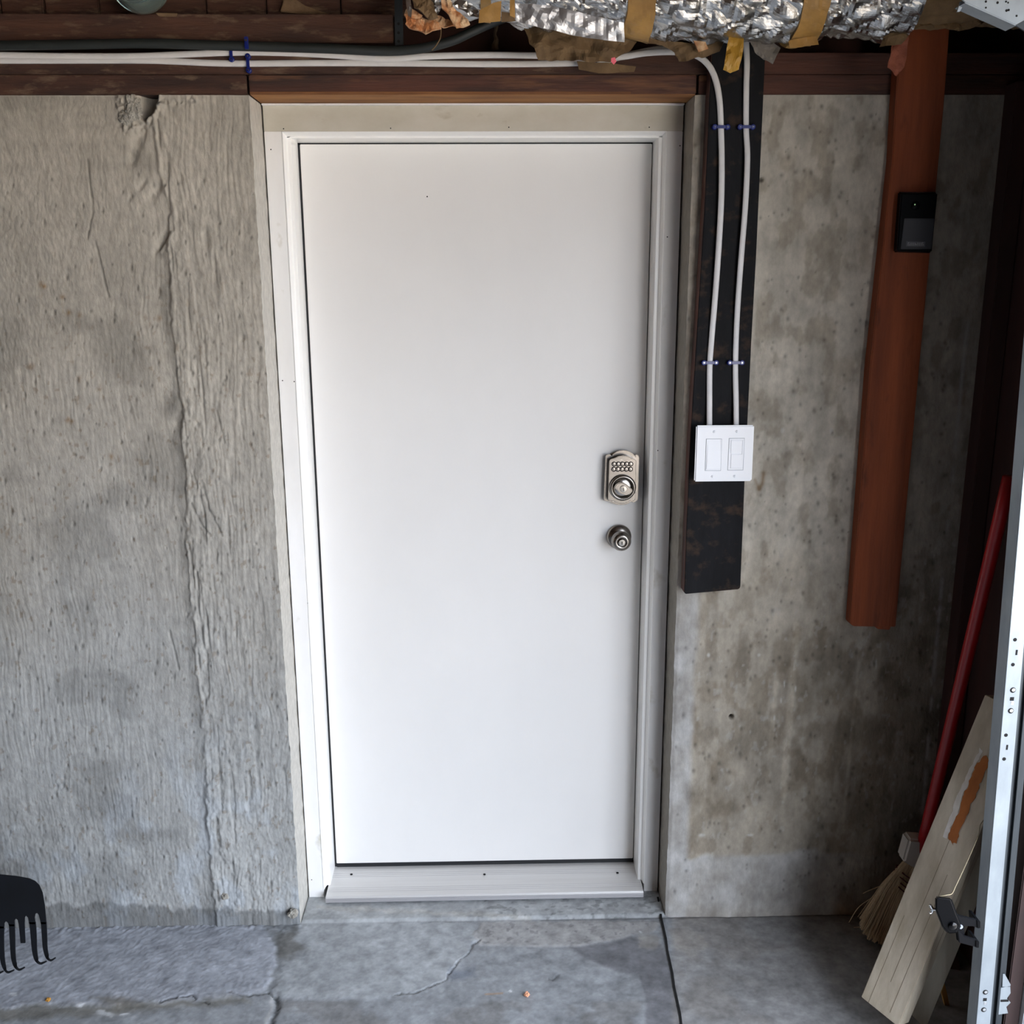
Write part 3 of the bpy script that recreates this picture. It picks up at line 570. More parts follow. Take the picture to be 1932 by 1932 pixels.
sheet('foam_insulation', [(768, 44), (764, 30), (770, 16), (784, 22), (796, 30), (790, 38), (778, 36)], -.272, foam, dk, .010, th=.008, seed=52, freq=45)
sheet('kraft_flap', [(806, 36), (826, 30), (846, 36), (858, 50), (836, 53), (818, 46)], -.262, foam, dk, .010, th=.006, seed=53, freq=45)
sheet('kraft_flap', [(985, 42), (1040, 43), (1105, 58), (1180, 72), (1202, 80), (1185, 100), (1166, 108), (1150, 118), (1120, 119), (1085, 117), (1050, 116), (1015, 115), (1020, 96), (1030, 74), (1018, 64), (990, 64)], -.135, kraft, dk, .012, th=.0018, tilt=-.15, seed=30)
sheet('kraft_flap', [(1206, 68), (1270, 80), (1330, 82), (1372, 74), (1356, 98), (1338, 104), (1318, 110), (1300, 114), (1282, 118), (1274, 98), (1250, 84), (1212, 80)], -.16, kraft, dk, .012, th=.0018, seed=31)
sheet('kraft_flap', [(1088, 116), (1150, 119), (1200, 126), (1196, 136), (1130, 139), (1092, 131)], -.030, kraft, dk, .003, seed=32)
sheet('foam_insulation', [(1308, 78), (1330, 80), (1336, 92), (1318, 98)], -.185, foam, dk, .004, th=.005, seed=33)
sheet('crumpled_tail', [(1412, 70), (1460, 80), (1474, 90), (1464, 108), (1457, 121), (1440, 112), (1424, 98)], -.15, mat('grey_paper', '#85807a', '#6a655f', (20, 20, 20), .8), dk, .010, seed=34)
sheet('kraft_flap', [(1486, 78), (1540, 66), (1545, 84), (1490, 92)], -.215, tape, dk, .006, seed=35)
sheet('kraft_flap', [(1690, 22), (1740, -10), (1840, -12), (1872, 32), (1852, 46), (1806, 60), (1772, 52), (1742, 46), (1722, 58), (1700, 84), (1660, 88)], -.20, kraft, dk, .014, th=.0018, seed=36)
o = sheet('orange_flap', [(1696, 36), (1714, 66), (1712, 96), (1706, 126), (1692, 144), (1674, 129), (1684, 108), (1696, 92)], -.18, orgt, dk, .008, seed=37)
ye = sheet('yellow_tape_scrap', [(1376, 66), (1404, 66), (1402, 98), (1396, 130), (1386, 133), (1380, 138), (1365, 131), (1371, 98)], -.20, yelp, None, .010, seed=40); tag(ye, 'torn yellow tape scrap hanging below the foil duct beside the white cable', 'tape')
sheet('red_tape_band', [(1384, 59), (1412, 60), (1410, 67), (1388, 66)], -.204, redt, ye, .001, seed=41)
o = sheet('pink_tape_scrap', [(1153, 110), (1160, 108), (1163, 116), (1158, 122), (1153, 117)], -.16, mat('pink_tape', '#ee6a7c', rough=.5), dk, .001, seed=42)
st_ = tag(mesh('hanging_strand', *g_tube(smooth_pts([at(832, 52, -.2), at(831, 70, -.2), at(824, 84, -.2), at(815, 95, -.2)]), .0012, 6), kraft), 'short curved tan fibre dangling from the torn end of the duct', 'fibre strand')
cw = tag(mesh('dirt_strand', *g_tube([at(935+1.5*math.sin(i*1.3), 46+i*5, .10) for i in range(11)], [.006-.0025*math.sin(i*.5) for i in range(11)], 8), mat('cobweb_dirt', '#7e6c58', '#55483a', (60, 60, 60), .95)), 'dusty vertical cobweb strand in the dark bay behind the duct', 'cobweb')

# black hose and white cables
hs = smooth_pts([at(x, y, v) for x, y, v in ((-1300, 72, -.014), (-700, 82, -.014), (-200, 88, -.014), (0, 86, -.014), (150, 84, -.014), (280, 82, -.014), (420, 86, -.014), (600, 91, -.016), (720, 96, -.018), (790, 92, -.03), (850, 78, -.038), (890, 60, -.042), (925, 44, -.045), (950, 34, -.045))])
tag(mesh('black_hose', *g_tube(hs, .0105, 12), hose, smooth=True), 'black hose running along the timbers above the white cables', 'hose')
cA = [(-1300, 84, -.007), (-800, 92, -.007), (-200, 100, -.007), (0, 104, -.007), (120, 106, -.007), (250, 106, -.007), (350, 102.5, -.007), (450, 99, -.007), (540, 100, -.007), (640, 105, -.009), (728, 111.5, -.010), (800, 106.5, -.010), (900, 104, -.009), (1000, 104.5, -.009), (1090, 108, -.012), (1165, 108, -.02), (1220, 100, -.03), (1275, 98, -.04), (1312, 104, -.048), (1336, 122, -.048), (1350, 150, -.047), (1357.5, 190, -.045), (1360, 240, -.044), (1361.5, 300, -.048), (1361, 370, -.050), (1357, 450, -.050), (1350, 550, -.048), (1342.5, 640, -.045), (1339, 690, -.044), (1338.5, 760, -.046), (1338.5, 812, -.052)]
cB = [(-1300, 95, -.006), (-800, 103, -.006), (-200, 111, -.006), (0, 114, -.006), (250, 114, -.006), (330, 116, -.006), (400, 119, -.006), (468, 120, -.006), (600, 119, -.006), (760, 119.5, -.006), (950, 121, -.006), (1085, 119, -.008), (1140, 114, -.010), (1190, 103, -.016), (1240, 93, -.020), (1295, 92, -.030), (1345, 62, -.045), (1385, 38, -.055), (1404, 60, -.052), (1409, 110, -.048), (1408, 170, -.046), (1407.5, 240, -.044), (1410, 300, -.048), (1406, 390, -.050), (1398, 490, -.050), (1391, 590, -.047), (1387.5, 684, -.044), (1388.5, 750, -.046), (1389, 812, -.052)]
for nm, cc, lb in (('electrical_cable', cA, 'white cable curving down beside the door to the left of the switch top'), ('electrical_cable', cB, 'white cable running lower along the timbers, then dropping right of the other')):
    p = smooth_pts([at(*c) for c in cc], 7); tag(mesh(nm, *g_tube(p, .0069, 12, .0036), cablew, smooth=True), lb, 'cable', 'white cables feeding the switch')
def staple(x, y, v, hor, label, size=1.):
    c = at(x, y, v); e = empty('cable_staple', c, label, 'cable staple', 'blue cable staples')
    w, t = (.0105*size, .0035) if hor else (.0035, .0105*size)
    # strap bridging the cable and two nail bosses
    mesh('strap', *g_box(c[0]-w, c[0]+w, c[1]-.0075, c[1]-.0045, c[2]-t, c[2]+t), bluep, e, bevel=.001)
    for s in (-1, 1):
        q = c+np.array([s*(w+.004), 0, 0]) if hor else c+np.array([0, 0, s*(t+.004)])
        mesh('nail_boss', *g_lathe([(.0062, .0045), (.0062, -.0055), (.0045, -.007)], q, (0, 1, 0), 12), bluep, e)
        mesh('nail', *g_lathe([(.0014, -.007), (.0014, -.0080)], q, (0, 1, 0), 10), zinc, e)
for a in ((437, 99.5, -.007, False, 'blue staple over the upper cable, left of the two stacked ones'), (469, 120, -.006, False, 'blue staple over the lower cable near the door frame corner'),
          (1360, 240, -.044, True, 'blue staple high on the black board over the left cable'), (1407.5, 240, -.044, True, 'blue staple high on the black board over the right cable'),
          (1339, 684, -.044, True, 'blue staple low on the black board over the left cable'), (1387.5, 684, -.044, True, 'blue staple low on the black board over the right cable')): staple(*a)
c = at(467, 82, -.02); e = empty('cable_staple', c, 'blue staple standing alone over the black hose, topmost of all', 'cable staple', 'blue cable staples')
mesh('strap', *g_box(c[0]-.0045, c[0]+.0045, c[1]-.012, c[1]-.008, c[2]-.014, c[2]+.012), bluep, e, bevel=.001); mesh('nail', *g_lathe([(.0022, -.012), (.0022, -.0135)], c+np.array([0, 0, .004]), (0, 1, 0), 10), zinc, e)
c = at(1123, 119, -.016); e = empty('cable_staple', c, 'dark blue staple peeking out below the brown paper flap', 'cable staple', 'blue cable staples')
mesh('strap', *g_box(c[0]-.006, c[0]+.004, c[1]-.004, c[1], c[2]-.005, c[2]+.004), bluep, e, bevel=.001)

# glass globe top left
gc = at(262, -34, -.03)
gl = tag(mesh('glass_globe', *join([g_lathe([(max(.001, .064*math.sin(a)), .064*math.cos(a)) for a in [math.pi*i/24 for i in range(25)]], gc, (0, 1, 0), 40)]), glassg, smooth=True), 'clear greenish glass globe hanging at the top edge above the joist', 'glass globe')
mesh('rim_ring', *g_tube([gc+np.array([.050*math.cos(a), -.035, .050*math.sin(a)]) for a in [2*math.pi*i/40 for i in range(41)]], .0025, 8), mat('pale_glass_edge', '#8fa59c', rough=.2), gl, smooth=True)

# ------------------------------------------------------------------ boards on the wall
YB = -.040
bl = [(1346, 60), (1338, 190), (1330, 380), (1314, 640), (1303, 820), (1295, 1000), (1291, 1117), (1293, 1121), (1394, 1112), (1397, 1108), (1405, 910), (1418, 640), (1427, 480), (1440, 190), (1446, 60)]
bb = tag(mesh('black_board', *prism_px(bl, YB, .0385), wood_blk, bevel=.0015), 'tall black-stained board on the wall beside the door, behind the switch', 'wooden board')
le = [(x, y) for x, y in bl[:7]]; mesh('worn_edge', *join([g_prism([at(*le[i], YB+.002), at(*le[i+1], YB+.002), at(*le[i+1], YB+.002)+np.array([-.0012, 0, 0]), at(*le[i], YB+.002)+np.array([-.0012, 0, 0])], [at(*le[i], YB+.002)+np.array([0, .036, 0]), at(*le[i+1], YB+.002)+np.array([0, .036, 0]), at(*le[i+1], YB+.002)+np.array([-.0012, .036, 0]), at(*le[i], YB+.002)+np.array([-.0012, .036, 0])]) for i in range(6)]), wood_edge, bb)['label'] = 'bare red-brown board edge'
bp = [(1700, 50), (1690, 190), (1684, 300), (1641, 700), (1605, 1178), (1611, 1182), (1690, 1183), (1734, 700), (1781, 200), (1792, 50)]
wb = tag(mesh('brown_board', *prism_px(bp, YB, .0385), wood_z, bevel=.002), 'tall rust-brown board on the wall in the shaded corner', 'wooden board')
mesh('split_corner', *prism_px([(1648, 1176), (1683, 1176), (1679, 1189), (1655, 1187)], YB+.012, .024), wood_z, wb, bevel=.002)
# corner stud
tag(box('corner_stud', XC-.042, XC-.002, -.055, -.002, .0, ZT+.02, wood_dk, bevel=.002), 'dark upright stud in the corner where the concrete wall ends', 'wooden post')

# wall sensor on the brown board
su = empty('wall_sensor', at(1729, 478, -.05), 'small black sensor box with a grey label mounted on the brown board', 'sensor')
mesh('housing', *g_prism([at(x, y, -.070) for x, y in ((1700, 364), (1769, 364), (1758, 476), (1692, 474))], [at(x, y, YB) for x, y in ((1694, 362), (1765, 362), (1754, 478), (1685, 476))]), blackp, su, bevel=.003, seg=3)
mesh('front_panel', *g_prism([at(x, y, -.0725) for x, y in ((1706, 412), (1763, 412), (1757, 470), (1699, 470))], [at(x, y, -.068) for x, y in ((1706, 412), (1763, 412), (1757, 470), (1699, 470))]), mat('dark_grey_plastic', '#2c2d33', rough=.5), su, bevel=.001)
lp_ = mesh('label_plate', *g_prism([at(x, y, -.0732) for x, y in ((1710, 455), (1746, 456), (1745, 466), (1709, 465))], [at(x, y, -.0720) for x, y in ((1710, 455), (1746, 456), (1745, 466), (1709, 465))]), mat('grey_label', '#4a4b50', rough=.5), su)
lt = []
R = random.Random(4)
for i in range(7):
    x = 1713+i*4.4
    for (a, b_, c2, d) in ((0, 0, .7, 6), (2.2, 0, .7, 6)) if i % 3 else ((0, 0, .8, 6), (0, R.choice([0, 2.6, 5.2]), 3, .9), (2.3, 2.6, .8, 3.2)):
        lt.append(g_prism([at(x+a, 457.6+b_, -.0735), at(x+a+c2, 457.6+b_, -.0735), at(x+a+c2, 457.6+b_+d, -.0735), at(x+a, 457.6+b_+d, -.0735)], [at(x+a, 457.6+b_, -.0731), at(x+a+c2, 457.6+b_, -.0731), at(x+a+c2, 457.6+b_+d, -.0731), at(x+a, 457.6+b_+d, -.0731)]))
mesh('lettering', *join(lt), mat('pale_print', '#9a9ba0', rough=.5), lp_)
mesh('sensor_lens', *g_lathe([(.011, .0), (.010, -.003), (.006, -.005), (.001, -.0055)], at(1727, 388, -.069), (0, 1, 0), 20), blackp, su, smooth=True)
mesh('indicator_lamp', *g_lathe([(.0015, 0), (.0015, -.001)], at(1726, 386, -.0748), (0, 1, 0), 10), mat('green_led', '#b8e0a8', rough=.3, emit=((.6, 1, .5), .25)), su)

# ------------------------------------------------------------------ double switch
YS = -.0745
sw = empty('wall_switch', at(1366, 908, -.05), 'white two-gang switch plate on the black board beside the door', 'light switch')
mesh('back_box', *g_prism([at(x, y, YS+.006) for x, y in ((1320, 808), (1417, 808), (1412, 903), (1316, 903))], [at(x, y, YB) for x, y in ((1320, 808), (1417, 808), (1412, 903), (1316, 903))]), plasw, sw, bevel=.001)
def quad(p, Y0, Y1): return g_prism([at(x, y, Y0) for x, y in p], [at(x, y, Y0)+np.array([0, Y1-Y0, 0]) for x, y in p])
mesh('cover_plate', *quad(((1314, 803), (1423.5, 802.3), (1418.8, 908), (1310, 909)), YS, YS+.007), plasw, sw, bevel=.003, seg=4)
def frame(p, Y0, Y1, w):
    a, b, c_, d = [np.array(q, float) for q in p]; W_ = w
    return join([quad((a, b, b+(0, W_), a+(0, W_)), Y0, Y1), quad((d-(0, W_), c_-(0, W_), c_, d), Y0, Y1), quad((a+(0, W_), a+(W_, W_), d+(W_, -W_), d+(0, -W_)), Y0, Y1), quad((b+(-W_, W_), b+(0, W_), c_+(0, -W_), c_+(-W_, -W_)), Y0, Y1)])
grey_l = mat('plastic_seam', '#9aa0aa', rough=.6)
rk = mesh('rocker_switch', *g_prism([at(1335.5, 831.5, YS-.0006), at(1359.8, 831.5, YS-.0006), at(1358, 885, YS-.0045), at(1332.5, 885, YS-.0045)], [at(x, y, YS+.002) for x, y in ((1335.5, 831.5), (1359.8, 831.5), (1358, 885), (1332.5, 885))]), plasw, sw, bevel=.0006)
mesh('switch_frame', *frame(((1333, 828.5), (1361.5, 828.5), (1359.5, 887.5), (1330.5, 887.5)), YS-.0018, YS+.001, 1.9), plasw, rk, bevel=.0004)
mesh('seam', *frame(((1332.2, 827.7), (1362.1, 827.7), (1360.1, 888.3), (1329.7, 888.3)), YS-.0003, YS+.001, .8), grey_l, rk)
rk = empty('dimmer_switch', at(1388, 857, YS)); rk.parent = sw; rk.location = Vector(WPOS[rk.name]-WPOS['wall_switch'])
mesh('dimmer_frame', *frame(((1376, 827.5), (1404.3, 827.3), (1401.6, 886.5), (1373.3, 886.7)), YS-.0018, YS+.001, 3.), plasw, rk, bevel=.0004)
mesh('seam', *frame(((1375.2, 826.7), (1405, 826.5), (1402.3, 887.3), (1372.5, 887.5)), YS-.0003, YS+.001, .8), grey_l, rk)
for (a, b) in ((831, 855.5), (857, 883)): mesh('dimmer_button', *quad(((1379.4, a), (1400.6, a), (1399.6, b), (1378.2, b)), YS-.0022, YS+.001), plasw, rk, bevel=.0007)
for x, y in ((1347.5, 814.5), (1390, 814), (1344, 899), (1385.7, 898.7)):
    c = at(x, y, YS); s_ = mesh('screw', *g_lathe([(.0034, .001), (.0034, -.0004), (.0026, -.0012), (.001, -.0013)], c, (0, 1, 0), 18), plasw, sw)
    mesh('slot', *g_box(c[0]-.0004, c[0]+.0004, c[1]-.0016, c[1]-.0012, c[2]-.0026, c[2]+.0026), grey_l, s_)

# ------------------------------------------------------------------ garage door track, jamb, safety sensor
YT = -.68
A = at(1842, 1932, YT); B = at(1909, 1150, YT); dz = (B-A)/(B[2]-A[2]); A0 = A-dz*A[2]+dz*.004; TOP = 2.02
def along(off, z): return A0+dz*z+np.array([off, 0, 0])
def strip(x0, x1, y0, y1, z0=.0, z1=TOP): return g_prism([along(x0, z0)+[0, y0, 0], along(x1, z0)+[0, y0, 0], along(x1, z0)+[0, y1, 0], along(x0, z0)+[0, y1, 0]], [along(x0, z1)+[0, y0, 0], along(x1, z1)+[0, y0, 0], along(x1, z1)+[0, y1, 0], along(x0, z1)+[0, y1, 0]])
WF = at(1868, 1932, YT)[0]-A[0]
tr = empty('door_track', along(.02, 0), 'galvanised steel vertical garage door track at the right edge', 'garage door track')
mesh('perforated_angle', *join([strip(0, WF, 0, .0022), strip(0, .0022, .0022, .038)]), steel, tr, bevel=.0004)
W2 = at(1893, 1932, YT)[0]-A[0]
mesh('roller_channel', *join([strip(WF-.001, WF+.006, .004, .012), strip(WF+.006, WF+.013, .010, .016), strip(WF+.013, WF+.018, .003, .014), strip(WF+.018, W2, .007, .012), strip(WF-.001, W2, .016, .04)]), steel_d, tr, bevel=.0005)
hl = []; hw = []
for x, y, k in ((1915, 1207, 0), (1918, 1231, 1), (1911, 1254, 0), (1911, 1302, 2), (1909, 1321, 3), (1907, 1341, 2), (1898, 1387, 0), (1900, 1410, 1), (1894.5, 1432, 0), (1859, 1872, 2), (1858, 1888, 3), (1856, 1905, 2)):
    c = at(x, y, YT-.0001)
    if k == 0: hl.append(g_lathe([(.0036, 0), (.0036, -.0003)], c, (0, 1, 0), 16))
    elif k == 1: hl.append(g_box(c[0]-.0018, c[0]+.0018, c[1]-.0003, c[1], c[2]-.0052, c[2]+.0052))
    elif k == 2: hl.append(g_lathe([(.0056, 0), (.0056, -.0003)], c, (0, 1, 0), 18)); hw.append(g_lathe([(.0034, -.0003), (.0034, -.0006)], c+np.array([.0012, 0, .0004]), (0, 1, 0), 14))
    else: hl.append(g_box(c[0]-.0038, c[0]+.0038, c[1]-.0003, c[1], c[2]-.0010, c[2]+.0062)); hw.append(g_box(c[0]-.001, c[0]+.0045, c[1]-.0004, c[1], c[2]-.0095, c[2]-.0022))
for g_ in hl: mesh('punched_hole', *g_, dark, tr)
for g_ in hw: mesh('bolt_end', *g_, zinc, tr)
mesh('track_bracket', *join([quad(((1884, 1865), (1906, 1860), (1907, 1874), (1900, 1884), (1907, 1892), (1899, 1900), (1902, 1912), (1881, 1915)), YT+.004, YT+.007), quad(((1892, 1838), (1896, 1838), (1907, 1858), (1906, 1862), (1891, 1862)), YT+.004, YT+.006)]), steel, tr, bevel=.0004)
mesh('bracket_slot', *quad(((1888, 1886.5), (1903, 1886), (1903, 1890), (1888, 1890.5)), YT+.0034, YT+.0041), dark, tr)
j0 = at(1897, 1932, YT)[0]; j1 = at(1929, 1932, YT)[0]
jm = tag(mesh('door_jamb_post', *g_box(j0+.004, j1, YT+.012, YT+.060, 0, 2.06), mat('dark_jamb_wood', '#352321', '#261816', (30, 30, 3), .75, c3='#1a1312', sc3=(8, 8, 5)), bevel=.002), 'dark red-brown timber post behind the steel track', 'wooden post')
tag(mesh('door_stop', *g_box(j1+.001, 1.575, YT+.0, YT+.03, 0, 2.06), whitetrim, bevel=.002), 'white stop strip beside the dark post at the right edge', 'trim strip')

se = empty('safety_sensor', at(1780, 1765, YT-.02), 'black safety beam sensor clipped to the steel track', 'sensor')
hp = [(1764, 1692), (1769, 1690), (1795, 1694), (1806, 1724), (1815, 1746), (1808, 1760), (1789, 1762), (1778, 1752), (1764, 1716)]
def off(pts, k): cx = sum(p[0] for p in pts)/len(pts); cy_ = sum(p[1] for p in pts)/len(pts); return [(cx+(x-cx)*k, cy_+(y-cy_)*k) for x, y in pts]
mesh('sensor_housing', *g_prism([at(x, y, YT-.05) for x, y in off(hp, .93)], [at(x, y, YT-.015) for x, y in hp]), blackp, se, bevel=.003, seg=3)
mesh('lens', *g_lathe([(.0085, .002), (.0085, -.003), (.0065, -.005), (.001, -.006)], at(1797, 1746, YT-.05), (0, 1, 0), 24), mat('black_glass', '#07070a', rough=.15, spec=.3), se, smooth=True)
mesh('mounting_bracket', *join([quad(((1802, 1726), (1846, 1737), (1848, 1742), (1846, 1752), (1836, 1748), (1808, 1748)), YT-.022, YT-.016), quad(((1806, 1752), (1818, 1766), (1846, 1775), (1846, 1788), (1840, 1787), (1810, 1779)), YT-.022, YT-.016), quad(((1803, 1735), (1820, 1740), (1820, 1775), (1806, 1775)), YT-.015, YT-.010)]), mat('black_bracket', '#0b0c10', rough=.6, spec=.12), se, bevel=.001)
for q_ in (((1843, 1737), (1850, 1739), (1850, 1752), (1844, 1752)), ((1841, 1775), (1848, 1777), (1847, 1789), (1841, 1788))): mesh('bracket_hook', *quad(q_, YT-.024, YT+.012), blackp, se, bevel=.001)
mesh('bracket_ring', *g_lathe([(.0045, 0), (.0045, -.002), (.002, -.002)], at(1812, 1748, YT-.023), (0, 1, 0), 18), grey_l, se)
wn = at(1760, 1716, YT-.03); mesh('wing_nut', *join([g_tube(smooth_pts([wn+np.array([0, 0, 0]), wn+np.array([-.004, 0, .006]), wn+np.array([-.006, 0, .010])]), [.0028]*17, 8), g_tube(smooth_pts([wn, wn+np.array([-.002, 0, -.006]), wn+np.array([-.006, 0, -.008])]), [.0028]*17, 8), g_tube([wn+np.array([.012, 0, 0]), wn+np.array([-.003, 0, .001])], .003, 10)]), zinc, se, smooth=True)
wp = smooth_pts([at(x, y, v) for x, y, v in ((1770, 1692, YT-.02), (1785, 1689, YT-.02), (1796, 1686, YT-.01), (1803, 1672, YT), (1818, 1640, YT+.02), (1836, 1600, YT+.03), (1846, 1575, YT+.04), (1850, 1556, YT+.05), (1862, 1540, YT+.06))])
tag(mesh('sensor_wire', *g_tube(wp, .0009, 8), mat('cream_wire', '#8d8268', rough=.6), smooth=True), 'thin cream wire rising from the safety sensor behind the track', 'wire')

# perforated strut of the horizontal track, top right
ps = empty('perforated_strut', at(1880, 20, -.9), 'pale perforated steel strut at the top right corner', 'metal strut')
mesh('strut_face', *quad(((1778, -70), (1812, -4), (1821, 4), (1916, 47), (1948, 30), (2050, -70)), -.90, -.897), steel, ps, bevel=.0005)
mesh('strut_lip', *quad(((1821, 4.5), (1916, 47.5), (1917, 49), (1820, 6)), -.90, -.870), steel, ps)
mesh('strut_return', *quad(((1916, 47.5), (1948, 31), (1990, 60), (1960, 75)), -.885, -.882), steel_d, ps)
mesh('strut_end_tab', *quad(((1812, 3), (1822, 2), (1811, 22), (1806, 22)), -.885, -.882), steel, ps)
for x, y, r_ in ((1860, 3, .0016), (1882, 5, .0018), (1860, 14.5, .0013), (1899, 20, .0018), (1903, 19, .0016), (1918, 30, .0014), (1898, 3, .0014), (1902, 5, .0012)): mesh('punched_hole', *g_lathe([(r_, 0), (r_, -.0003)], at(x, y, -.9001), (0, 1, 0), 12), dark, ps)

# ------------------------------------------------------------------ things leaning in the corner
def beam(name, p0, p1, w, t, roll, m, label=None, cat=None, parent=None, bevel=.0015, skew=0., group=None):
    p0 = np.array(p0); p1 = np.array(p1); L_ = p1-p0; L_ /= np.linalg.norm(L_); s = np.cross(L_, [0, 1., 0]); s /= np.linalg.norm(s); q = np.cross(s, L_)
    a = s*math.cos(roll)+q*math.sin(roll); b = -s*math.sin(roll)+q*math.cos(roll)
    c0 = [p0+a*i*w/2+b*j*t/2+L_*skew*i for i, j in ((-1, -1), (1, -1), (1, 1), (-1, 1))]; c1 = [p1+a*i*w/2+b*j*t/2 for i, j in ((-1, -1), (1, -1), (1, 1), (-1, 1))]
    o = mesh(name, *g_prism(c0, c1), m, parent, bevel=bevel); tag(o, label, cat, group); return o, (p0, p1, a, b, L_)
pa, fa = beam('leaning_plank', at(1669, 1905, -.46), at(1908, 1330, -.42), .100, .048, math.radians(55), plank, 'weathered beige plank with a peeled orange patch, leaning in front of the broom', 'plank', group='planks leaning behind the track')
p0, p1, a, b, L_ = fa
def onface(px, py):
    """point on the plank's wide front face seen at a pixel"""
    d = fw*F+RT*(px-966)+UP*(966-py)
    best = None
    for nn, pt in ((a, p0+a*.04*s_) for s_ in (-1, 1)):
        pass
    for nn, h in ((b, .024), (-b, .024), (a, .050), (-a, .050)):
        if nn@d < 0:
            t = ((p0+nn*(h+.0004)-CAM)@nn)/(d@nn); x = CAM+d*t
            u_ = (x-p0)@(a if abs(nn@b) > .5 else b); lim = .0505 if abs(nn@b) > .5 else .0245
            if abs(u_) <= lim: return x, nn
    return None, None
def decal(name, pts, m, parent, th=.0009):
    xs = []; nn = None; R_ = random.Random(len(pts)); P_ = []
    for (x0, y0), (x1, y1) in zip(pts, pts[1:]+pts[:1]):
        for i in range(4): P_.append((x0+(x1-x0)*i/4+R_.uniform(-2.2, 2.2), y0+(y1-y0)*i/4+R_.uniform(-2.2, 2.2)))
    pts = P_
    for px, py in pts:
        x, n_ = onface(px, py)
        if x is None: continue
        if nn is None: nn = n_
        if n_@nn > .9: xs.append(x)
    if len(xs) > 2: return mesh(name, *g_prism([x+nn*th for x in xs], xs), m, parent)
gm = mat('plank_groove', '#857966', rough=.9)
for nn, h, lat, wid in ((a, .050, b, .048), (-a, .050, b, .048), (b, .024, a, .100), (-b, .024, a, .100)):
    if nn@(CAM-p0) > 0:
        for q_ in ((-.22, 0.02, .48), (.02, .10, .66), (.30, .0, .30)) if wid > .06 else ((.1, .25, .6),):
            c0 = p0+nn*h+lat*wid*q_[0]; f0, f1 = c0+(p1-p0)*q_[1], c0+(p1-p0)*q_[2]
            mesh('groove', *g_prism([f0-lat*.0006, f0+lat*.0006, f1+lat*.0004, f1-lat*.0004], [x+nn*.0003 for x in (f0-lat*.0006, f0+lat*.0006, f1+lat*.0004, f1-lat*.0004)]), gm, pa)
decal('peeled_patch', [(1787, 1584), (1797, 1592), (1803, 1590), (1812, 1566), (1826, 1532), (1840, 1504), (1852, 1474), (1865, 1440), (1860, 1424), (1843, 1440), (1832, 1466), (1824, 1490), (1815, 1508), (1806, 1540), (1794, 1564)], peel, pa)
decal('paint_fringe', [(1780, 1578), (1786, 1584), (1794, 1562), (1806, 1538), (1815, 1506), (1832, 1464), (1844, 1438), (1856, 1418), (1850, 1412), (1834, 1440), (1820, 1472), (1806, 1502), (1798, 1530)], chalk, pa, .0006)
pb, fb = beam('leaning_plank', at(1729, 1921, -.43), at(1886, 1536, -.40), .048, .022, math.radians(12), plank2, 'pale grey narrow plank leaning between the wider plank and the steel track', 'plank', skew=.012, group='planks leaning behind the track')
mesh('nail_hole', *g_lathe([(.0022, 0), (.0022, -.0006)], at(1788, 1784, -.421), (0, 1, 0), 10), dark, pb)
beam('leaning_plank', at(1822, 1945, -.30), at(1792, 1790, -.20), .030, .018, .2, wood_dk, 'dark narrow plank end in the shade behind the safety sensor', 'plank', group='planks leaning behind the track')
ys = tag(mesh('wood_splinter', *quad(((1771, 1848), (1779, 1843), (1788, 1880), (1796, 1918), (1795, 1940), (1789, 1926), (1780, 1886)), -.36, -.352), yelwood), 'thin yellow splintered stick below the planks', 'stick')

bo = empty('broom', at(1650, 1790, 0, 2), 'straw broom with a red handle standing in the dark corner behind the plank', 'broom')
YBr = -.13
h0 = at(1738, 1606, YBr-.01); h1 = at(1905, 900, -.30)
mesh('handle', *g_tube([h0+(h1-h0)*i/12 for i in range(13)], .0150, 16), redp, bo, smooth=True)
mesh('shoulder', *quad(((1716, 1584), (1743, 1586), (1765, 1590), (1744, 1650), (1704, 1627)), YBr-.022, YBr+.022), ferr, bo, bevel=.006, seg=3)
V, Fs = [], []
Rr = np.random.RandomState(11); gs = []
for i in range(620):
    s_ = Rr.rand(); d_ = Rr.uniform(-1, 1); tx = 1704+s_*42; ty = 1625+s_*24; bx = 1622+s_*92+Rr.uniform(-4, 4); by = 1742+s_*86+Rr.uniform(-14, 8)+8*math.sin(s_*9)
    tA = at(tx, ty, YBr+d_*.016); tB = at(bx, by, YBr+d_*.032)
    tB[2] = max(tB[2], .004); mid = tA*.6+tB*.4+np.array([-.006*(1-s_), 0, .004]); gs.append(g_tube([tA, mid, tB], [.0016, .0017, .0011], 4, closed=False))
mesh('bristles', *join(gs), straw, bo)
gs = []
for s0, (x0, y0), (x1, y1) in ((0, (1694, 1637), (1726, 1657)), (1, (1690, 1645), (1722, 1667)), (2, (1687, 1653), (1718, 1675)), (3, (1684, 1660), (1712, 1683))):


    P0, P1 = at(x0-1, y0, YBr), at(x1+8, y1+5, YBr); c = (P0+P1)/2; u_ = (P1-P0)/2
    mesh('stitching', *g_tube([c+u_*math.cos(t)*1.04+np.array([0, .026*math.sin(t), 0]) for t in [2*math.pi*i/28 for i in range(29)]], .0018, 6), thread, bo, smooth=True)
for pts in ([(1682, 1662), (1650, 1690), (1620, 1712), (1602, 1740)], [(1684, 1660), (1660, 1672), (1636, 1682), (1628, 1686)], [(1640, 1740), (1625, 1748), (1611, 1750)]):
    mesh('stray_straw', *g_tube(smooth_pts([at(x, y, YBr-.01) for x, y in pts]), .0009, 5), straw, bo)

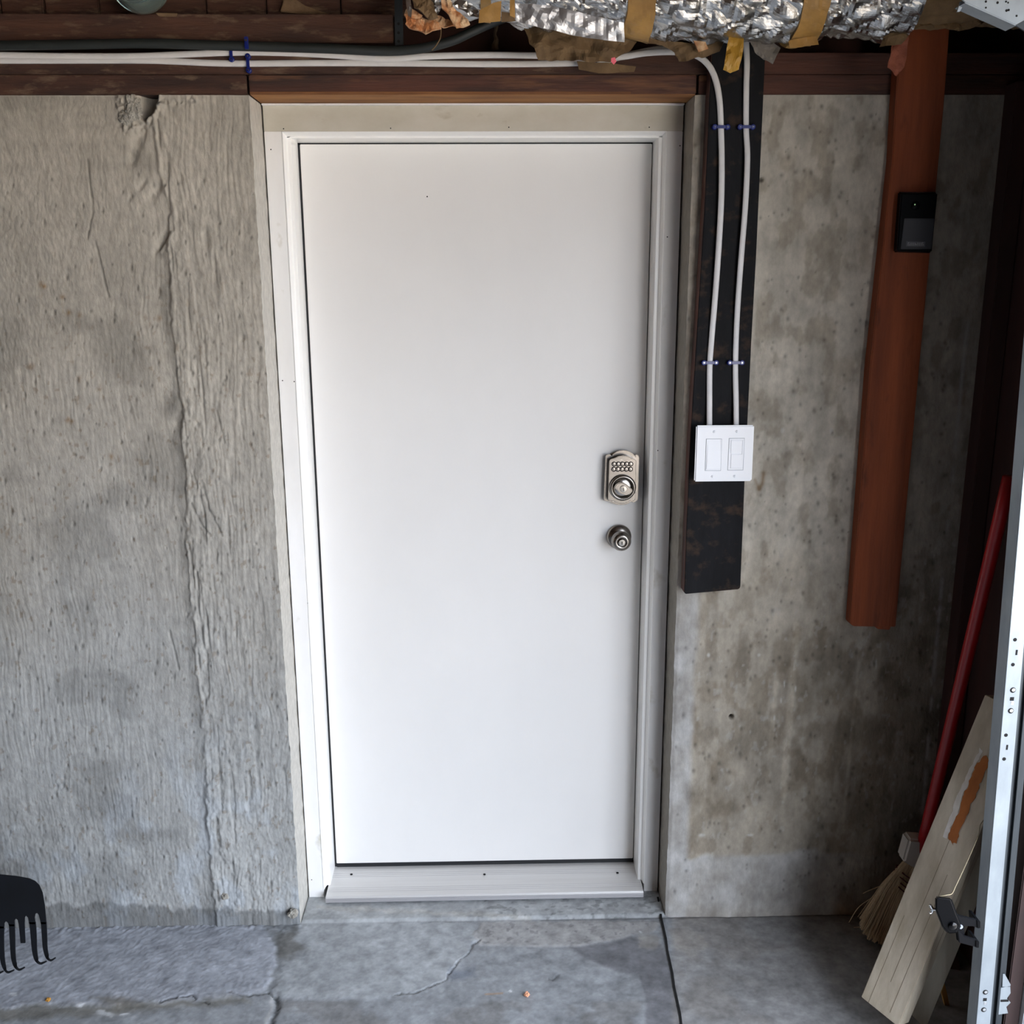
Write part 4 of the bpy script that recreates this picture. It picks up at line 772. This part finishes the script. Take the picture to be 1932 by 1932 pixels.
# ------------------------------------------------------------------ rake head bottom left
YR = -.215
rk = empty('rake', at(-40, 1835, YR), 'black steel rake head with one broken tine leaning at the left edge', 'rake')
body = [(-150, 1662), (-90, 1652), (-40, 1647), (0, 1650.5), (30, 1653.5), (55, 1658), (66, 1663), (74, 1671), (80, 1685), (84, 1708), (86, 1730), (87, 1744), (77, 1744), (73, 1727), (70, 1723), (66.5, 1724), (65, 1732), (67, 1744), (55, 1744), (52.5, 1731), (49, 1728), (46.5, 1731), (46, 1744), (47.5, 1779.5), (38.5, 1780), (35, 1744), (33, 1736), (30, 1733.5), (27, 1737), (27.5, 1748), (17, 1748), (14.5, 1741), (11, 1738.5), (8, 1742), (7.5, 1752), (-4, 1752), (-10, 1744), (-20, 1750), (-32, 1750), (-60, 1745), (-140, 1745), (-165, 1720)]
mesh('rake_plate', *quad(body, YR, YR+.003), blackm, rk, bevel=.0006)
def tine(ctrl):
    P = smooth_pts([at(x, y, v) for x, y, v, w in ctrl], 6); Wd = np.interp(np.linspace(0, 1, len(P)), np.linspace(0, 1, len(ctrl)), [c[3] for c in ctrl])
    V, Fs = [], []
    for i, p in enumerate(P):
        t = P[min(i+1, len(P)-1)]-P[max(i-1, 0)]; s = np.cross(t, [0, 1., 0]); s /= np.linalg.norm(s); w = Wd[i]/780/2
        V += [p-s*w, p+s*w, p+s*w+[0, .003, 0], p-s*w+[0, .003, 0]]
    for i in range(len(P)-1):
        for k in range(4): Fs.append((i*4+k, i*4+(k+1) % 4, (i+1)*4+(k+1) % 4, (i+1)*4+k))
    Fs += [(0, 1, 2, 3), tuple(range(len(V)-4, len(V)))]
    mesh('tine', V, Fs, blackm, rk)
tine([(82, 1740, YR, 10.5), (83.5, 1765, YR, 10), (85, 1790, YR, 8.5), (89, 1806, YR-.004, 7), (95, 1812.5, YR-.016, 4), (104, 1808, YR-.026, 2)])
tine([(61, 1740, YR, 12), (63, 1765, YR, 11.5), (65, 1795, YR, 9.5), (69, 1812, YR-.004, 7.5), (76, 1818.5, YR-.016, 4.5), (87, 1814.5, YR-.026, 2)])
tine([(22, 1744, YR, 11), (23, 1770, YR, 10.5), (24.5, 1803, YR, 9), (28, 1821, YR-.004, 7.5), (35, 1830, YR-.016, 4.5), (46, 1826, YR-.026, 2)])
tine([(2, 1748, YR, 11), (2, 1775, YR, 10.5), (4, 1808, YR, 9), (8, 1826, YR-.004, 7), (14, 1835, YR-.016, 4.5), (26, 1831, YR-.026, 2)])
tine([(-25, 1748, YR, 11), (-25, 1775, YR, 10.5), (-22, 1810, YR, 9), (-17, 1830, YR-.004, 7), (-10, 1839, YR-.016, 4.5), (6, 1833, YR-.026, 2)])
for x_, k_ in ((-50, 2), (-76, 0), (-102, -4), (-128, -9)): tine([(x_, 1742, YR, 11), (x_, 1775, YR, 10.5), (x_+2, 1808+k_, YR, 9), (x_+7, 1828+k_, YR-.004, 7), (x_+14, 1837+k_, YR-.016, 4.5), (x_+28, 1831+k_, YR-.026, 2)])
mesh('socket', *g_tube([at(-42, 1700, YR-.01), at(-46, 1640, YR+.01), at(-52, 1560, YR+.03)], .015, 14), blackm, rk, smooth=True)
mesh('handle', *g_tube([at(-52, 1570, YR+.028), at(-150, 700, -.02)], .013, 14), plank, rk, smooth=True)

# crumbs on the floor
def crumb(x, y, r, m, label, cat, sd):
    c = at(x, y, r*.6+.002, 2); o = blob('floor_crumb', c, r, m, None, 3, .5, seed=sd); tag(o, label, cat, 'crumbs on the floor')
crumb(994, 1876, .006, mat('orange_crumb', '#e08a5c', '#f0c0a0', (200, 200, 200), .8), 'orange crumb on the floor in front of the door', 'crumb', 2)
crumb(91, 1886, .005, mat('ochre_crumb', '#a8782c', rough=.8), 'ochre crumb on the floor below the rake', 'crumb', 5)
